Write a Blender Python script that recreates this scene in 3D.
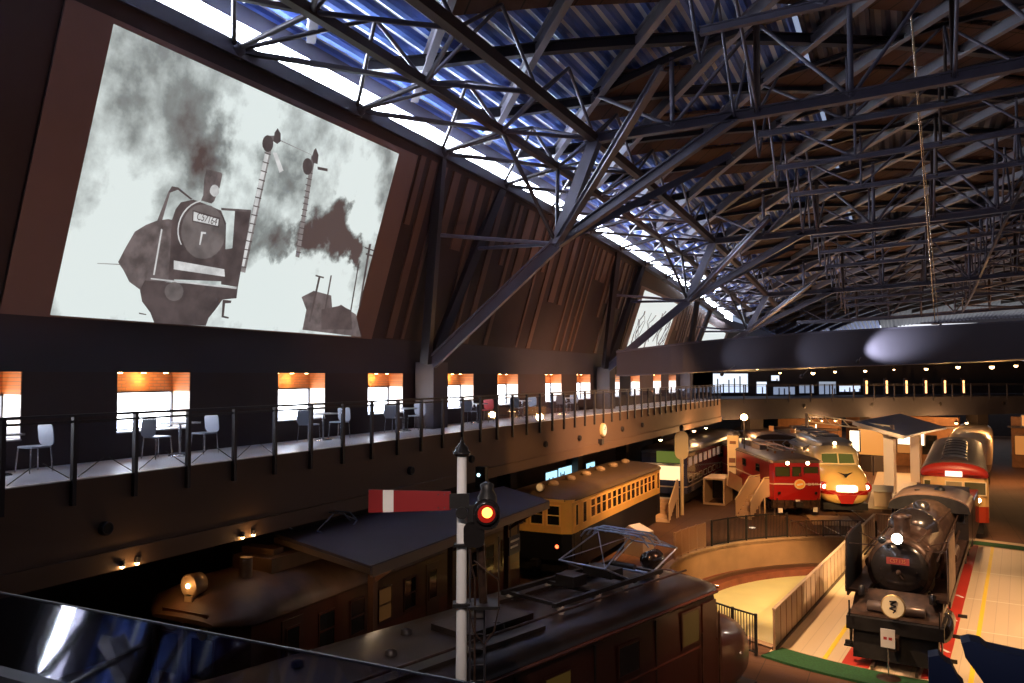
import bpy, math, random
from math import sin, cos, pi, atan2, sqrt, radians, hypot
from mathutils import Vector, Matrix, noise
random.seed(7)
S = bpy.context.scene
COL = S.collection
for o in list(bpy.data.objects): bpy.data.objects.remove(o)

# ------------------------------------------------------------------ camera, world, exposure
HEAD = radians(26.16); PITCH = math.atan(34.5/800)
cd = bpy.data.cameras.new('camera'); cam = bpy.data.objects.new('camera', cd); COL.objects.link(cam)
cam.location = (0, 0, 7.8)
cam.rotation_euler = (pi/2+PITCH, 0, HEAD)
cd.sensor_fit = 'HORIZONTAL'; cd.sensor_width = 36; cd.lens = 800/1024*36; cd.clip_start = .05; cd.clip_end = 400
S.camera = cam
w = bpy.data.worlds.new('world'); S.world = w; w.use_nodes = True
w.node_tree.nodes['Background'].inputs[0].default_value = (.45, .55, .8, 1)
w.node_tree.nodes['Background'].inputs[1].default_value = 0.6
S.view_settings.view_transform = 'Standard'; S.view_settings.look = 'None'
S.view_settings.exposure = 0.0; S.view_settings.gamma = 1.0; S.view_settings.use_curve_mapping = False

WARM = (1.0, .50, .17); WARM2 = (1.0, .62, .30); COOL = (.62, .74, 1.0)
def spot(loc, to, power, ang=60, col=WARM, blend=.6, r=.15):
    l = bpy.data.lights.new('spot_light', 'SPOT'); l.energy = power; l.color = col
    l.spot_size = radians(ang); l.spot_blend = blend; l.shadow_soft_size = r
    o = bpy.data.objects.new('spot_light', l); COL.objects.link(o); o.location = loc
    o.rotation_euler = (Vector(to)-Vector(loc)).to_track_quat('-Z', 'Y').to_euler(); return o
def point(loc, power, col=WARM, r=.06):
    l = bpy.data.lights.new('lamp_light', 'POINT'); l.energy = power; l.color = col; l.shadow_soft_size = r
    o = bpy.data.objects.new('lamp_light', l); COL.objects.link(o); o.location = loc; return o
# daylight entering through the glazed strip at the left eaves, one area light per bay, just inside the glass
for k in range(-2, 11):
    y_ = 12.56+4.275*(k+.5); l = bpy.data.lights.new('daylight', 'AREA'); l.shape = 'RECTANGLE'; l.size = 4.1; l.size_y = .10; l.energy = 170; l.color = (.70, .82, 1.0); l.spread = radians(110)
    o = bpy.data.objects.new('daylight', l); COL.objects.link(o); o.location = (-12.72, y_, 15.28-.0009*max(0, y_-12)**2); o.rotation_euler = Vector((.85, 0, .5)).to_track_quat('-Z', 'Y').to_euler()
    o.rotation_euler = Matrix((Vector((0, 1, 0)), Vector((.85, 0, .5)).normalized().cross(Vector((0, -1, 0))), -Vector((.85, 0, .5)).normalized())).transposed().to_euler()
spot((1, -7, 9.5), (4, 26, 17), 1700, 75, (.78, .74, 1), .9, .3)          # added cool fill from behind the camera, lifts the trusses
# warm spotlights aimed at the exhibits, some added in mid-hall without fittings
spot((4, 26, 13.6), (-4.3, 36.0, -1.3), 25000, 30, (1, .66, .30))         # pit floor
spot((9, 22, 13.8), (3.2, 29, 0), 20000, 50, (1, .62, .34))               # deck, right
spot((-7, 20, 13), (-2.0, 27, 0), 12000, 40, (1, .62, .34))                # deck, left
spot((2, 38, 13), (2.5, 42, 0), 3000, 40, (1, .60, .32))                  # deck, far
spot((-2, 14, 13), (-.3, 24, 2), 1000, 30, (1, .55, .35))                 # steam engine
spot((3, 21, 13.5), (.6, 30, 3), 3000, 34, (1, .48, .26))                 # steam engine boiler
spot((-2, 34, 7.7), (-5.4, 47, 1.9), 6500, 22)                               # red engine
spot((0, 37, 7.7), (-3.1, 50, 1.9), 9500, 19, (1, .60, .24))                # cream express
spot((3, 31, 13), (2.2, 44, 2), 9000, 20, (1, .52, .20))                  # cream and red railcar
spot((-2, 24, 12.5), (-11.6, 35.5, 2.6), 10500, 28, (1, .50, .17))          # old yellow car
spot((-3, 29, 11.0), (-12.3, 34, 5.3), 7500, 66, (1, .52, .26), 1)           # balcony front
spot((-6, 44.5, 11.5), (-12.3, 50, 5.3), 4500, 60, (1, .52, .26))
spot((-5.5, 43.2, 11), (-8.6, 41.5, 0), 9500, 56, (1, .48, .18))              # floor between trains
spot((-6, 44, 12), (-9.8, 48.5, 1.5), 6500, 44, (1, .50, .20))
spot((-4, 32, 8.6), (-14, 34, 12), 1100, 80, (1, .48, .28))               # screen wall wash
spot((-5, 18, 8.4), (-14, 20.5, 12), 520, 70, (1, .50, .34))
spot((-7, 10, 8.2), (-14, 9, 12), 260, 60, (1, .50, .36))
spot((-2, 10, 13), (-5.6, 15.0, 3.5), 900, 30, (1, .45, .22))             # old engine roof
spot((3, 20, 12), (-4.2, 17.4, 2), 4000, 26, (1, .42, .20))               # old engine bonnet
spot((9, 52, 13), (6, 47, 0), 11000, 60, (1, .48, .18))                    # paving on the right
spot((-2, 9, 12), (-3.0, 21.6, 0), 3600, 26, (1, .58, .28))               # floor before the turntable
spot((-3.5, 35, 7.8), (-8.8, 43.5, .3), 3800, 50, (1, .50, .18))          # paving and steps before the trains
spot((-9, 19.5, 10.5), (-12.0, 28.2, 2.7), 1500, 24, (1, .52, .18))         # front of the yellow car
spot((-8, 39, 7.6), (-11.4, 44.9, 3.4), 700, 18, (1, .66, .38))           # round sign board
spot((.3, 51, 5.6), (-1.0, 62, .6), 3600, 40, (1, .66, .38))             # white canopy posts

# ------------------------------------------------------------------ materials
MATS = {}
def mat(name, col, rough=.6, metal=0, emit=None, es=0, var=0, vs=3.0, bump=0, spec=.5, coat=0):
    if name in MATS: return MATS[name]
    m = bpy.data.materials.new(name); m.use_nodes = True; nt = m.node_tree
    b = nt.nodes['Principled BSDF']
    b.inputs['Base Color'].default_value = (*col, 1); b.inputs['Roughness'].default_value = rough
    b.inputs['Metallic'].default_value = metal; b.inputs['Specular IOR Level'].default_value = spec
    b.inputs['Coat Weight'].default_value = coat
    if emit: b.inputs['Emission Color'].default_value = (*emit, 1); b.inputs['Emission Strength'].default_value = es
    if var or bump:
        tc = nt.nodes.new('ShaderNodeTexCoord'); n = nt.nodes.new('ShaderNodeTexNoise')
        n.inputs['Scale'].default_value = vs; n.inputs['Detail'].default_value = 4
        nt.links.new(tc.outputs['Object'], n.inputs['Vector'])
        if var:
            r = nt.nodes.new('ShaderNodeValToRGB'); r.color_ramp.elements[0].position = .3; r.color_ramp.elements[1].position = .7
            r.color_ramp.elements[0].color = (*[c*(1-var) for c in col], 1); r.color_ramp.elements[1].color = (*[min(1, c*(1+var)) for c in col], 1)
            nt.links.new(n.outputs['Fac'], r.inputs[0]); nt.links.new(r.outputs[0], b.inputs['Base Color'])
        if bump:
            bp = nt.nodes.new('ShaderNodeBump'); bp.inputs['Strength'].default_value = bump; bp.inputs['Distance'].default_value = .02
            nt.links.new(n.outputs['Fac'], bp.inputs['Height']); nt.links.new(bp.outputs[0], b.inputs['Normal'])
    MATS[name] = m; return m
def bands(name, stops, rough=.35, metal=0, axis='Z', lo=0, hi=4, coat=.3, var=.12):
    """livery painted in level bands: stops = [(height, colour), ...]"""
    if name in MATS: return MATS[name]
    m = bpy.data.materials.new(name); m.use_nodes = True; nt = m.node_tree; b = nt.nodes['Principled BSDF']
    b.inputs['Roughness'].default_value = rough; b.inputs['Metallic'].default_value = metal; b.inputs['Coat Weight'].default_value = coat
    tc = nt.nodes.new('ShaderNodeTexCoord'); sx = nt.nodes.new('ShaderNodeSeparateXYZ'); mr = nt.nodes.new('ShaderNodeMapRange')
    mr.inputs[1].default_value = lo; mr.inputs[2].default_value = hi
    r = nt.nodes.new('ShaderNodeValToRGB'); cr = r.color_ramp; cr.interpolation = 'CONSTANT'
    cr.elements[0].position = 0; cr.elements[0].color = (*stops[0][1], 1)
    cr.elements[1].position = (stops[1][0]-lo)/(hi-lo); cr.elements[1].color = (*stops[1][1], 1)
    for h, c in stops[2:]:
        e = cr.elements.new((h-lo)/(hi-lo)); e.color = (*c, 1)
    n = nt.nodes.new('ShaderNodeTexNoise'); n.inputs['Scale'].default_value = 2.5; n.inputs['Detail'].default_value = 5
    mx = nt.nodes.new('ShaderNodeMix'); mx.data_type = 'RGBA'; mx.blend_type = 'MULTIPLY'; mx.inputs[0].default_value = var*2
    nt.links.new(tc.outputs['Object'], sx.inputs[0]); nt.links.new(sx.outputs[axis], mr.inputs[0]); nt.links.new(mr.outputs[0], r.inputs[0])
    nt.links.new(tc.outputs['Object'], n.inputs['Vector']); nt.links.new(r.outputs[0], mx.inputs[6]); nt.links.new(n.outputs['Color'], mx.inputs[7])
    nt.links.new(mx.outputs[2], b.inputs['Base Color'])
    MATS[name] = m; return m
def brickmat(name, c1, c2, mortar, scale, bw=.5, rh=.25, ms=.02, rough=.7, swap=None, off=.5):
    if name in MATS: return MATS[name]
    m = bpy.data.materials.new(name); m.use_nodes = True; nt = m.node_tree; b = nt.nodes['Principled BSDF']
    b.inputs['Roughness'].default_value = rough
    tc = nt.nodes.new('ShaderNodeTexCoord'); mp = nt.nodes.new('ShaderNodeMapping'); k = nt.nodes.new('ShaderNodeTexBrick')
    if swap: mp.inputs['Rotation'].default_value = swap
    k.offset = off
    k.inputs['Color1'].default_value = (*c1, 1); k.inputs['Color2'].default_value = (*c2, 1); k.inputs['Mortar'].default_value = (*mortar, 1)
    k.inputs['Scale'].default_value = scale; k.inputs['Mortar Size'].default_value = ms; k.inputs['Brick Width'].default_value = bw; k.inputs['Row Height'].default_value = rh
    nt.links.new(tc.outputs['Object'], mp.inputs[0]); nt.links.new(mp.outputs[0], k.inputs[0]); nt.links.new(k.outputs[0], b.inputs['Base Color'])
    MATS[name] = m; return m
def glassmat(name, tint=(.9, .93, 1), refl=1.0, rough=.02):
    if name in MATS: return MATS[name]
    m = bpy.data.materials.new(name); m.use_nodes = True; nt = m.node_tree; nt.nodes.remove(nt.nodes['Principled BSDF'])
    t = nt.nodes.new('ShaderNodeBsdfTransparent'); t.inputs[0].default_value = (*tint, 1)
    g = nt.nodes.new('ShaderNodeBsdfGlossy'); g.inputs['Roughness'].default_value = rough
    f = nt.nodes.new('ShaderNodeLayerWeight'); f.inputs[0].default_value = .5
    pw = nt.nodes.new('ShaderNodeMath'); pw.operation = 'POWER'; pw.inputs[1].default_value = 4
    ml = nt.nodes.new('ShaderNodeMath'); ml.operation = 'MULTIPLY_ADD'; ml.inputs[1].default_value = .9*refl; ml.inputs[2].default_value = .04*refl
    mx = nt.nodes.new('ShaderNodeMixShader')
    nt.links.new(f.outputs['Facing'], pw.inputs[0]); nt.links.new(pw.outputs[0], ml.inputs[0]); nt.links.new(ml.outputs[0], mx.inputs[0]); nt.links.new(t.outputs[0], mx.inputs[1]); nt.links.new(g.outputs[0], mx.inputs[2])
    nt.links.new(mx.outputs[0], nt.nodes['Material Output'].inputs[0]); MATS[name] = m; return m
def emis(name, col, s): return mat(name, (.02, .02, .02), .5, emit=col, es=s)

steel = mat('truss paint', (.115, .108, .15), .38, .25, var=.15, vs=1.5)
steel_dk = mat('dark steel paint', (.045, .04, .048), .42, .3)
rust = mat('primer brown steel', (.06, .035, .030), .5, .1)
black = mat('black iron', (.02, .018, .018), .45, .3, var=.3, vs=4)
blackg = mat('black gloss paint', (.018, .015, .015), .22, .1, coat=.4)
iron = mat('dusty iron', (.055, .030, .021), .38, .35, var=.6, vs=5, bump=.3)
brass = mat('brass', (.8, .55, .22), .3, .9)
chrome = mat('polished steel', (.7, .7, .72), .22, .9)
white = mat('white paint', (.78, .76, .72), .4)
cream = mat('cream paint', (.85, .66, .36), .35, coat=.3)
red = mat('signal red', (.42, .025, .02), .45)
navy = mat('navy blue paint', (.014, .024, .065), .5)
glass_dk = mat('dark cab glass', (.012, .013, .014), .06, 0, spec=.9)
rubber = mat('dark rubber', (.012, .012, .012), .7)
bulb_w = emis('warm bulb', (1, .62, .25), 26)
bulb_o = emis('orange bulb', (1, .48, .14), 10)
bulb_c = emis('white bulb', (1, .88, .72), 30)
bulb_r = emis('red lens glow', (1, .10, .03), 6)
day = emis('daylight glazing', (.80, .87, 1.0), 46)
day_b = emis('window daylight', (.88, .93, 1.0), 12.0)
clear = glassmat('clear railing glass')

# ------------------------------------------------------------------ mesh helpers
class MB:
    def __init__(s): s.v = []; s.f = []; s.m = []; s.sm = []
    def add(s, vs, fs, mi=0, smooth=False):
        n = len(s.v); s.v += [tuple(v) for v in vs]; s.f += [[i+n for i in f] for f in fs]; s.m += [mi]*len(fs); s.sm += [smooth]*len(fs); return s
    def box(s, c, d, mi=0, M=None):
        x, y, z = d[0]/2, d[1]/2, d[2]/2
        vs = [Vector((a*x, b*y, e*z)) for a in (-1, 1) for b in (-1, 1) for e in (-1, 1)]
        if M: vs = [M @ v for v in vs]
        s.add([v+Vector(c) for v in vs], [(0, 1, 3, 2), (4, 6, 7, 5), (0, 4, 5, 1), (2, 3, 7, 6), (0, 2, 6, 4), (1, 5, 7, 3)], mi); return s
    def b2(s, a, b, mi=0):
        return s.box([(a[i]+b[i])/2 for i in range(3)], [abs(b[i]-a[i]) for i in range(3)], mi)
    def frame(s, p, q, up=(0, 0, 1)):
        p = Vector(p); q = Vector(q); d = (q-p); L = d.length; d = d/max(L, 1e-6); u = Vector(up)
        if abs(d.dot(u)) > .98: u = Vector((1, 0, 0))
        r = d.cross(u).normalized(); u = r.cross(d); return p, q, d, r, u, L
    def bar(s, p, q, w, h, mi=0, up=(0, 0, 1)):
        p, q, d, r, u, L = s.frame(p, q, up)
        vs = [e + r*a*w/2 + u*b*h/2 for e in (p, q) for a, b in ((-1, -1), (1, -1), (1, 1), (-1, 1))]
        s.add(vs, [(0, 3, 2, 1), (4, 5, 6, 7), (0, 1, 5, 4), (1, 2, 6, 5), (2, 3, 7, 6), (3, 0, 4, 7)], mi); return s
    def hsec(s, p, q, w, h, t=.03, mi=0):
        p, q, d, r, u, L = s.frame(p, q)
        for k in (1, -1): s.bar(p+u*k*(h/2-t/2), q+u*k*(h/2-t/2), w, t, mi)
        s.bar(p, q, t, h-2*t, mi); return s
    def tube(s, p, q, r1, r2=None, n=8, mi=0, cap=True, smooth=True):
        r2 = r1 if r2 is None else r2
        p, q, d, r, u, L = s.frame(p, q)
        vs = []
        for e, rr in ((p, r1), (q, r2)):
            for i in range(n):
                a = 2*pi*i/n; vs.append(e + r*cos(a)*rr + u*sin(a)*rr)
        s.add(vs, [(i, (i+1) % n, n+(i+1) % n, n+i) for i in range(n)], mi, smooth)
        if cap: s.add(vs[:n], [list(range(n))[::-1]], mi); s.add(vs[n:], [list(range(n))], mi)
        return s
    def path(s, pts, r, n=6, mi=0):
        for a, b in zip(pts, pts[1:]): s.tube(a, b, r, n=n, mi=mi)
        return s
    def lathe(s, o, ax, prof, n=20, mi=0, smooth=True):
        o = Vector(o); ax = Vector(ax).normalized(); _, _, d, r, u, L = s.frame(o, o+ax)
        vs = []
        for t, rr in prof:
            for i in range(n):
                a = 2*pi*i/n; vs.append(o + d*t + (r*cos(a)+u*sin(a))*rr)
        fs = [(k*n+i, k*n+(i+1) % n, (k+1)*n+(i+1) % n, (k+1)*n+i) for k in range(len(prof)-1) for i in range(n)]
        s.add(vs, fs, mi, smooth)
        s.add(vs[:n], [list(range(n))[::-1]], mi); s.add(vs[-n:], [list(range(n))], mi); return s
    def prism(s, poly, p0, p1, ex, ey, mi=0, smooth=False):
        """poly in plane (ex,ey), from point p0 to p1"""
        n = len(poly); ex = Vector(ex); ey = Vector(ey); vs = [Vector(e)+ex*a+ey*b for e in (p0, p1) for a, b in poly]
        s.add(vs, [(i, (i+1) % n, n+(i+1) % n, n+i) for i in range(n)], mi, smooth); s.add(vs[:n], [list(range(n))[::-1]], mi); s.add(vs[n:], [list(range(n))], mi); return s
    def loft(s, rings, mi=0, smooth=True, cap=True, closed=True):
        n = len(rings[0]); vs = [v for r in rings for v in r]
        m = n if closed else n-1
        s.add(vs, [(k*n+i, k*n+(i+1) % n, (k+1)*n+(i+1) % n, (k+1)*n+i) for k in range(len(rings)-1) for i in range(m)], mi, smooth)
        if cap: s.add(rings[0], [list(range(n))[::-1]], mi); s.add(rings[-1], [list(range(n))], mi)
        return s
    def build(s, name, mats, parent=None, kind=None, bevel=0, auto=False):
        me = bpy.data.meshes.new(name); me.from_pydata(s.v, [], s.f)
        for m in (mats if isinstance(mats, (list, tuple)) else [mats]): me.materials.append(m)
        me.polygons.foreach_set('material_index', s.m); me.polygons.foreach_set('use_smooth', s.sm); me.update()
        o = bpy.data.objects.new(name, me); COL.objects.link(o)
        if parent: o.parent = parent
        if kind: o['kind'] = kind
        if bevel:
            b = o.modifiers.new('bevel', 'BEVEL'); b.width = bevel; b.segments = 2; b.limit_method = 'ANGLE'
        return o
def tag(o, label, cat, group=None, kind=None):
    o['label'] = label; o['category'] = cat
    if group: o['group'] = group
    if kind: o['kind'] = kind
    return o
def thing(name, label, cat, loc=(0, 0, 0), rz=0, group=None):
    o = bpy.data.objects.new(name, None); COL.objects.link(o); o.location = loc; o.rotation_euler = (0, 0, rz); o.empty_display_size = .3
    return tag(o, label, cat, group)
def copy_thing(r, loc, rz, label=None, group=None):
    c = r.copy(); COL.objects.link(c); c.location = loc; c.rotation_euler = (0, 0, rz)
    if label: c['label'] = label
    if group: c['group'] = group
    for ch in list(r.children):
        d = ch.copy(); COL.objects.link(d); d.parent = c
        for g in list(ch.children):
            e = g.copy(); COL.objects.link(e); e.parent = d
    return c
def text(body, size, loc, rot, m, parent, name='lettering', depth=.004, sx=1):
    c = bpy.data.curves.new(name, 'FONT'); c.body = body; c.size = size; c.extrude = depth; c.align_x = 'CENTER'; c.align_y = 'CENTER'
    t = bpy.data.objects.new(name, c); COL.objects.link(t); dg = bpy.context.evaluated_depsgraph_get()
    me = bpy.data.meshes.new_from_object(t.evaluated_get(dg)); bpy.data.objects.remove(t)
    me.materials.clear(); me.materials.append(m)
    o = bpy.data.objects.new(name, me); COL.objects.link(o); o.location = loc; o.rotation_euler = rot; o.scale = (sx, 1, 1)
    if parent: o.parent = parent
    return o
def rrect(w, h, r, n=4):
    out = []
    for cx, cy, a0 in ((w/2-r, h/2-r, 0), (-w/2+r, h/2-r, pi/2), (-w/2+r, -h/2+r, pi), (w/2-r, -h/2+r, 3*pi/2)):
        for i in range(n+1): a = a0+pi/2*i/n; out.append((cx+r*cos(a), cy+r*sin(a)))
    return out


# ------------------------------------------------------------------ the hall shell
conc = brickmat('ground pavers', (.15, .068, .034), (.135, .060, .030), (.07, .035, .02), 1, 1.2, 1.2, .012, .85, off=0)
PC = Vector((1.0, 33, 0)); PR = 9.75; RH = 6.25           # turntable pit centre, radius and deck heading
def pc(a, r, z=0): return (PC.x+r*sin(a), PC.y+r*cos(a), z)
def floor():
    b = MB(); n = 72
    ring = [pc(2*pi*i/n, PR, 0) for i in range(n)]
    outer = []
    for i in range(n):
        dx, dy = sin(2*pi*i/n), cos(2*pi*i/n)
        t = min([(34-PC.x)/dx if dx > 1e-6 else 1e9, (-20-PC.x)/dx if dx < -1e-6 else 1e9, (122-PC.y)/dy if dy > 1e-6 else 1e9, (-16-PC.y)/dy if dy < -1e-6 else 1e9])
        outer.append((PC.x+dx*t, PC.y+dy*t, 0))
    b.add(ring+outer, [(i, n+i, n+(i+1) % n, (i+1) % n) for i in range(n)])
    for c in ((-20, -16), (34, -16), (34, 122), (-20, 122)): pass
    b.add([(-20, -16, -.02), (34, -16, -.02), (34, 20, -.02), (-20, 20, -.02), (-20, 46, -.02), (34, 46, -.02), (34, 122, -.02), (-20, 122, -.02)], [(0, 1, 2, 3), (4, 5, 6, 7)])
    o = b.build('floor', conc, kind='structure'); return o
floor()
# turntable pit: wall, ledge and bright floor
pitwall = mat('pit masonry', (.36, .20, .10), .7, var=.12, vs=1.5)
pitmat = mat('pit floor paint', (.72, .62, .30), .6, var=.06, vs=.8)
ledge = mat('pit ledge', (.20, .055, .03), .6, var=.3, vs=1.2)
pit = thing('turntable_pit', 'round sunken turntable pit with masonry wall and bright yellow floor', 'pit', (PC.x, PC.y, 0))
n = 96
b = MB()
R0 = [(PR*sin(2*pi*i/n), PR*cos(2*pi*i/n)) for i in range(n)]
b.add([(x, y, 0) for x, y in R0]+[(x, y, -1.25) for x, y in R0], [(i, (i+1) % n, n+(i+1) % n, n+i) for i in range(n)], smooth=True); b.build('pit_wall', pitwall, pit)
b = MB(); q = (PR+.28)/PR
for z0, z1, k0, k1 in ((.0, .06, 1, q), ): 
    vs = [(x*k0, y*k0, z1) for x, y in R0]+[(x*k1, y*k1, z1) for x, y in R0]+[(x*k0, y*k0, -.12) for x, y in R0]
    b.add(vs, [(i, n+i, n+(i+1) % n, (i+1) % n) for i in range(n)]+[(2*n+i, i, (i+1) % n, 2*n+(i+1) % n) for i in range(n)])
b.build('coping', mat('coping stone', (.40, .25, .14), .6, var=.2), pit)
b = MB(); k = (PR-1.0)/PR
b.add([(x, y, -1.2) for x, y in R0]+[(x*k, y*k, -1.2) for x, y in R0]+[(x*k, y*k, -1.5) for x, y in R0], [(i, (i+1) % n, n+(i+1) % n, n+i) for i in range(n)]+[(n+i, n+(i+1) % n, 2*n+(i+1) % n, 2*n+i) for i in range(n)]); b.build('ledge', ledge, pit)
b = MB(); b.add([(x*k, y*k, -1.5) for x, y in R0], [list(range(n))[::-1]]); b.build('pit_floor', pitmat, pit)
b = MB(); rr = PR-.55
for r_ in (rr-.04, rr+.04):
    b.add([(x/PR*(r_-.03), y/PR*(r_-.03), -1.06) for x, y in R0]+[(x/PR*(r_+.03), y/PR*(r_+.03), -1.06) for x, y in R0]+[(x/PR*(r_-.03), y/PR*(r_-.03), -1.2) for x, y in R0], [(i, n+i, n+(i+1) % n, (i+1) % n) for i in range(n)]+[(2*n+i, i, (i+1) % n, 2*n+(i+1) % n) for i in range(n)])
b.build('ring_rail', mat('rail steel', (.22, .12, .08), .35, .7), pit)
# turntable deck
DA = radians(-RH)
deckm = brickmat('deck boards', (.66, .52, .34), (.62, .48, .31), (.50, .38, .25), 1, 30, .35, .01, .45, swap=(0, 0, pi/2), off=0)
dk = thing('turntable_deck', 'long pale boarded turntable bridge carrying the steam locomotive across the pit', 'turntable', (PC.x, PC.y, 0), DA)
MB().b2((-3.55, -PR+.02, -.02), (5.6, PR-.02, .05)).build('deck_surface', deckm, dk)
MB().b2((-3.5, -PR+.5, -1.1), (-3.2, PR-.5, -.02)).b2((-1.2, -PR+.5, -1.0), (-.9, PR-.5, -.03)).build('girder', rust, dk)
for x0, x1 in ((-1.66, -.98), (.26, .80)): MB().b2((x0, -PR+.1, .05), (x1, PR-.1, .056)).build('red_strip', mat('red walkway paint', (.46, .035, .022), .5, var=.1, vs=1), dk)
for x in (-2.12, 1.36): MB().b2((x-.06, -PR+.05, .05), (x+.06, PR-.05, .055)).build('yellow_line', mat('yellow line paint', (.85, .60, .04), .5), dk)
for y in (-4.5, -.5, 4): MB().b2((.85, y-.03, .05), (5.6, y+.03, .054)).build('joint_strip', mat('pale joint strip', (.8, .72, .55), .4), dk)
for y in (-7.0, -3.6, -.4): MB().box((.62, y, .06), (.1, .34, .006), M=Matrix.Rotation(.7, 3, 'Z')).build('slip_mark', white, dk)
for x in (-.88, .18): MB().b2((x-.035, -PR, .05), (x+.035, PR, .17)).build('rail', mat('running rail', (.28, .2, .16), .3, .8), dk)
for y in (-8, -5.6, -3.2): MB().box((.86, y, .1), (.26, .06, .1)).build('cleat', black, dk)
# turntable side fence of boards
fp = thing('panel_fence', 'long slatted board fence along the left edge of the turntable deck', 'fence', pc(radians(RH)-pi, PR-.2, .05), DA)
fl = 2*PR-1.0
def loc_fence(n, x0):
    for i in range(n):
        y0 = fl*i/n; MB().b2((x0-.02, y0+.03, .08), (x0+.02, y0+fl/n-.03, 1.12)).build('panel', mat('fence board', (.55, .41, .28), .5, var=.06), fp)
        MB().b2((x0-.03, y0-.012, 0), (x0+.03, y0+.012, 1.14)).build('post', mat('tan railing', (.30, .17, .10), .5), fp)
loc_fence(28, -3.45); MB().b2((-3.5, 0, 1.12), (-3.4, fl, 1.17)).build('top_rail', mat('fence rail', (.55, .4, .27), .4), fp)
MB().b2((-3.52, 0, 0), (-3.38, fl, .08)).build('kerb', iron, fp)
# green carpet along the rim
gm = mat('green carpet', (.020, .085, .025), .9, var=.25, vs=20)
for a0, a1, lb in ((168, 206, 'curved green carpet strip at the near end of the turntable deck'), (-2, 32, 'green carpet strip at the far end of the turntable deck, right')):
    b = MB(); m = 16; A = [radians(a0+(a1-a0)*i/m) for i in range(m+1)]
    b.add([pc(a, PR+.06, .012) for a in A]+[pc(a, PR+1.05, .012) for a in A]+[pc(a, PR+.06, .07) for a in A]+[pc(a, PR+1.05, .07) for a in A],
          [(2*(m+1)+i, 2*(m+1)+i+1, 3*(m+1)+i+1, 3*(m+1)+i) for i in range(m)]+[(i, i+1, m+2+i, m+1+i) for i in range(m)]+[(m+1+i, m+2+i, 3*(m+1)+i+1, 3*(m+1)+i) for i in range(m)])
    tag(b.build('carpet_strip', gm), lb, 'carpet')

b = MB(); A = [radians(-2+34*i/12) for i in range(13)]
b.add([pc(a, PR+1.06, .02) for a in A]+[pc(a, PR+1.9, .02) for a in A], [(i, i+1, 14+i, 13+i) for i in range(12)]); b.build('floor_pale_kerb', mat('pale kerb', (.55, .40, .25), .6), kind='structure')
# left wall with window openings, window n
wallm = mat('dark plaster', (.055, .036, .036), .8, var=.12, vs=.6)
bandm = mat('dark violet fascia', (.045, .038, .050), .7, var=.08, vs=.5)
WX = -14.5
wins = sorted([9.22+8.53*k-.02 for k in range(-1, 7)]+[13.04+8.53*k for k in range(-2, 7)])
wins = [y for y in wins if y < 62]
b = MB(); y = -16
for r in wins:
    b.b2((WX-.7, y, 6.1), (WX, r-1.87, 7.88)); b.b2((WX-.7, r-1.87, 6.1), (WX, r, 6.62)); y = r
b.b2((WX-.7, y, 6.1), (WX, 70, 7.88))
b.b2((WX-2.6, -16, 4.48), (WX-.001, 122, 6.1))
b.build('wall_left', wallm, kind='structure')
MB().b2((WX-.9, -16, 7.88), (WX, 78, 8.95)).build('trim_1', bandm, kind='structure')
brick = brickmat('orange brick', (.62, .22, .07), (.50, .16, .05), (.30, .16, .09), 1, .2, .07, .008, .7, swap=(0, pi/2, pi/2))
for i, r in enumerate(wins):
    x1 = WX-.55; l = r-1.87
    wd = MB(); wd.b2((x1-.05, l, 6.62), (x1+.03, l+.05, 7.46)).b2((x1-.05, r-.05, 6.62), (x1+.03, r, 7.46)).b2((x1-.05, l, 6.62), (x1+.03, r, 6.67)).b2((x1-.05, l, 7.43), (x1+.03, r, 7.47))
    wo = wd.build('window_%d' % (i+1), steel_dk, kind='structure')
    MB().b2((x1-.06, l, 6.62), (x1-.04, r, 7.46)).build('pane', day_b, wo)
    MB().b2((x1-.06, l, 7.46), (x1, r, 7.88)).b2((x1, r-.02, 7.46), (WX-.002, r-.001, 7.88)).build('brick_lintel', brick, wo)
    MB().b2((x1, r-.02, 6.66), (WX-.002, r-.001, 7.46)).b2((x1, l+.001, 6.66), (WX-.002, l+.02, 7.46)).build('reveal', mat('white reveal', (.8, .76, .72), .6), wo)
    MB().b2((x1-.04, l, 6.62), (WX+.03, r, 6.65)).build('sill', mat('pale sill', (.5, .47, .45), .4), wo)
    if i < 14:
        bl = MB()
        for k in range(3): bl.lathe((x1+.18, l+.35+.58*k, 7.872), (0, 0, -1), [(0, .05), (.012, .045)], 8)
        bl.build('downlight', bulb_w, wo)
        point((x1+.22, l+.93, 7.74), 16 if i < 8 else 12, (1, .55, .18), .05)

# leaning upper wall and its batten cladding
LV = Vector((1.6, 0, 5.28)).normalized(); LN = Vector((5.28, 0, -1.6)).normalized()       # up the slope / out of it, into the hall
def lean(y, t, d=0): v = Vector((WX, 0, 8.95))+LV*t+LN*d; return (v.x, y, v.z)
def drop(y): return -.0009*max(0, y-12)**2 if y < 62 else -2.25-.042*(y-62)
clad = mat('dark cladding', (.042, .026, .026), .75, var=.2, vs=.5)
def slab(b, y0, y1, t0, t1, d0, d1, mi=0):
    vs = [lean(y, t, d) for y in (y0, y1) for t, d in ((t0, d0), (t1, d0), (t1, d1), (t0, d1))]
    b.add(vs, [(0, 1, 2, 3), (7, 6, 5, 4), (0, 4, 5, 1), (1, 5, 6, 2), (2, 6, 7, 3), (3, 7, 4, 0)], mi)
b = MB()
yy = -16
while yy < 78:
    slab(b, yy, yy+1, 0, 6.08+drop(yy+1)*1.045, -.25, 0); yy += 1
b.build('trim_2', clad, kind='structure')
bb = MB(); rnd = random.Random(3)
y = 19.95
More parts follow.
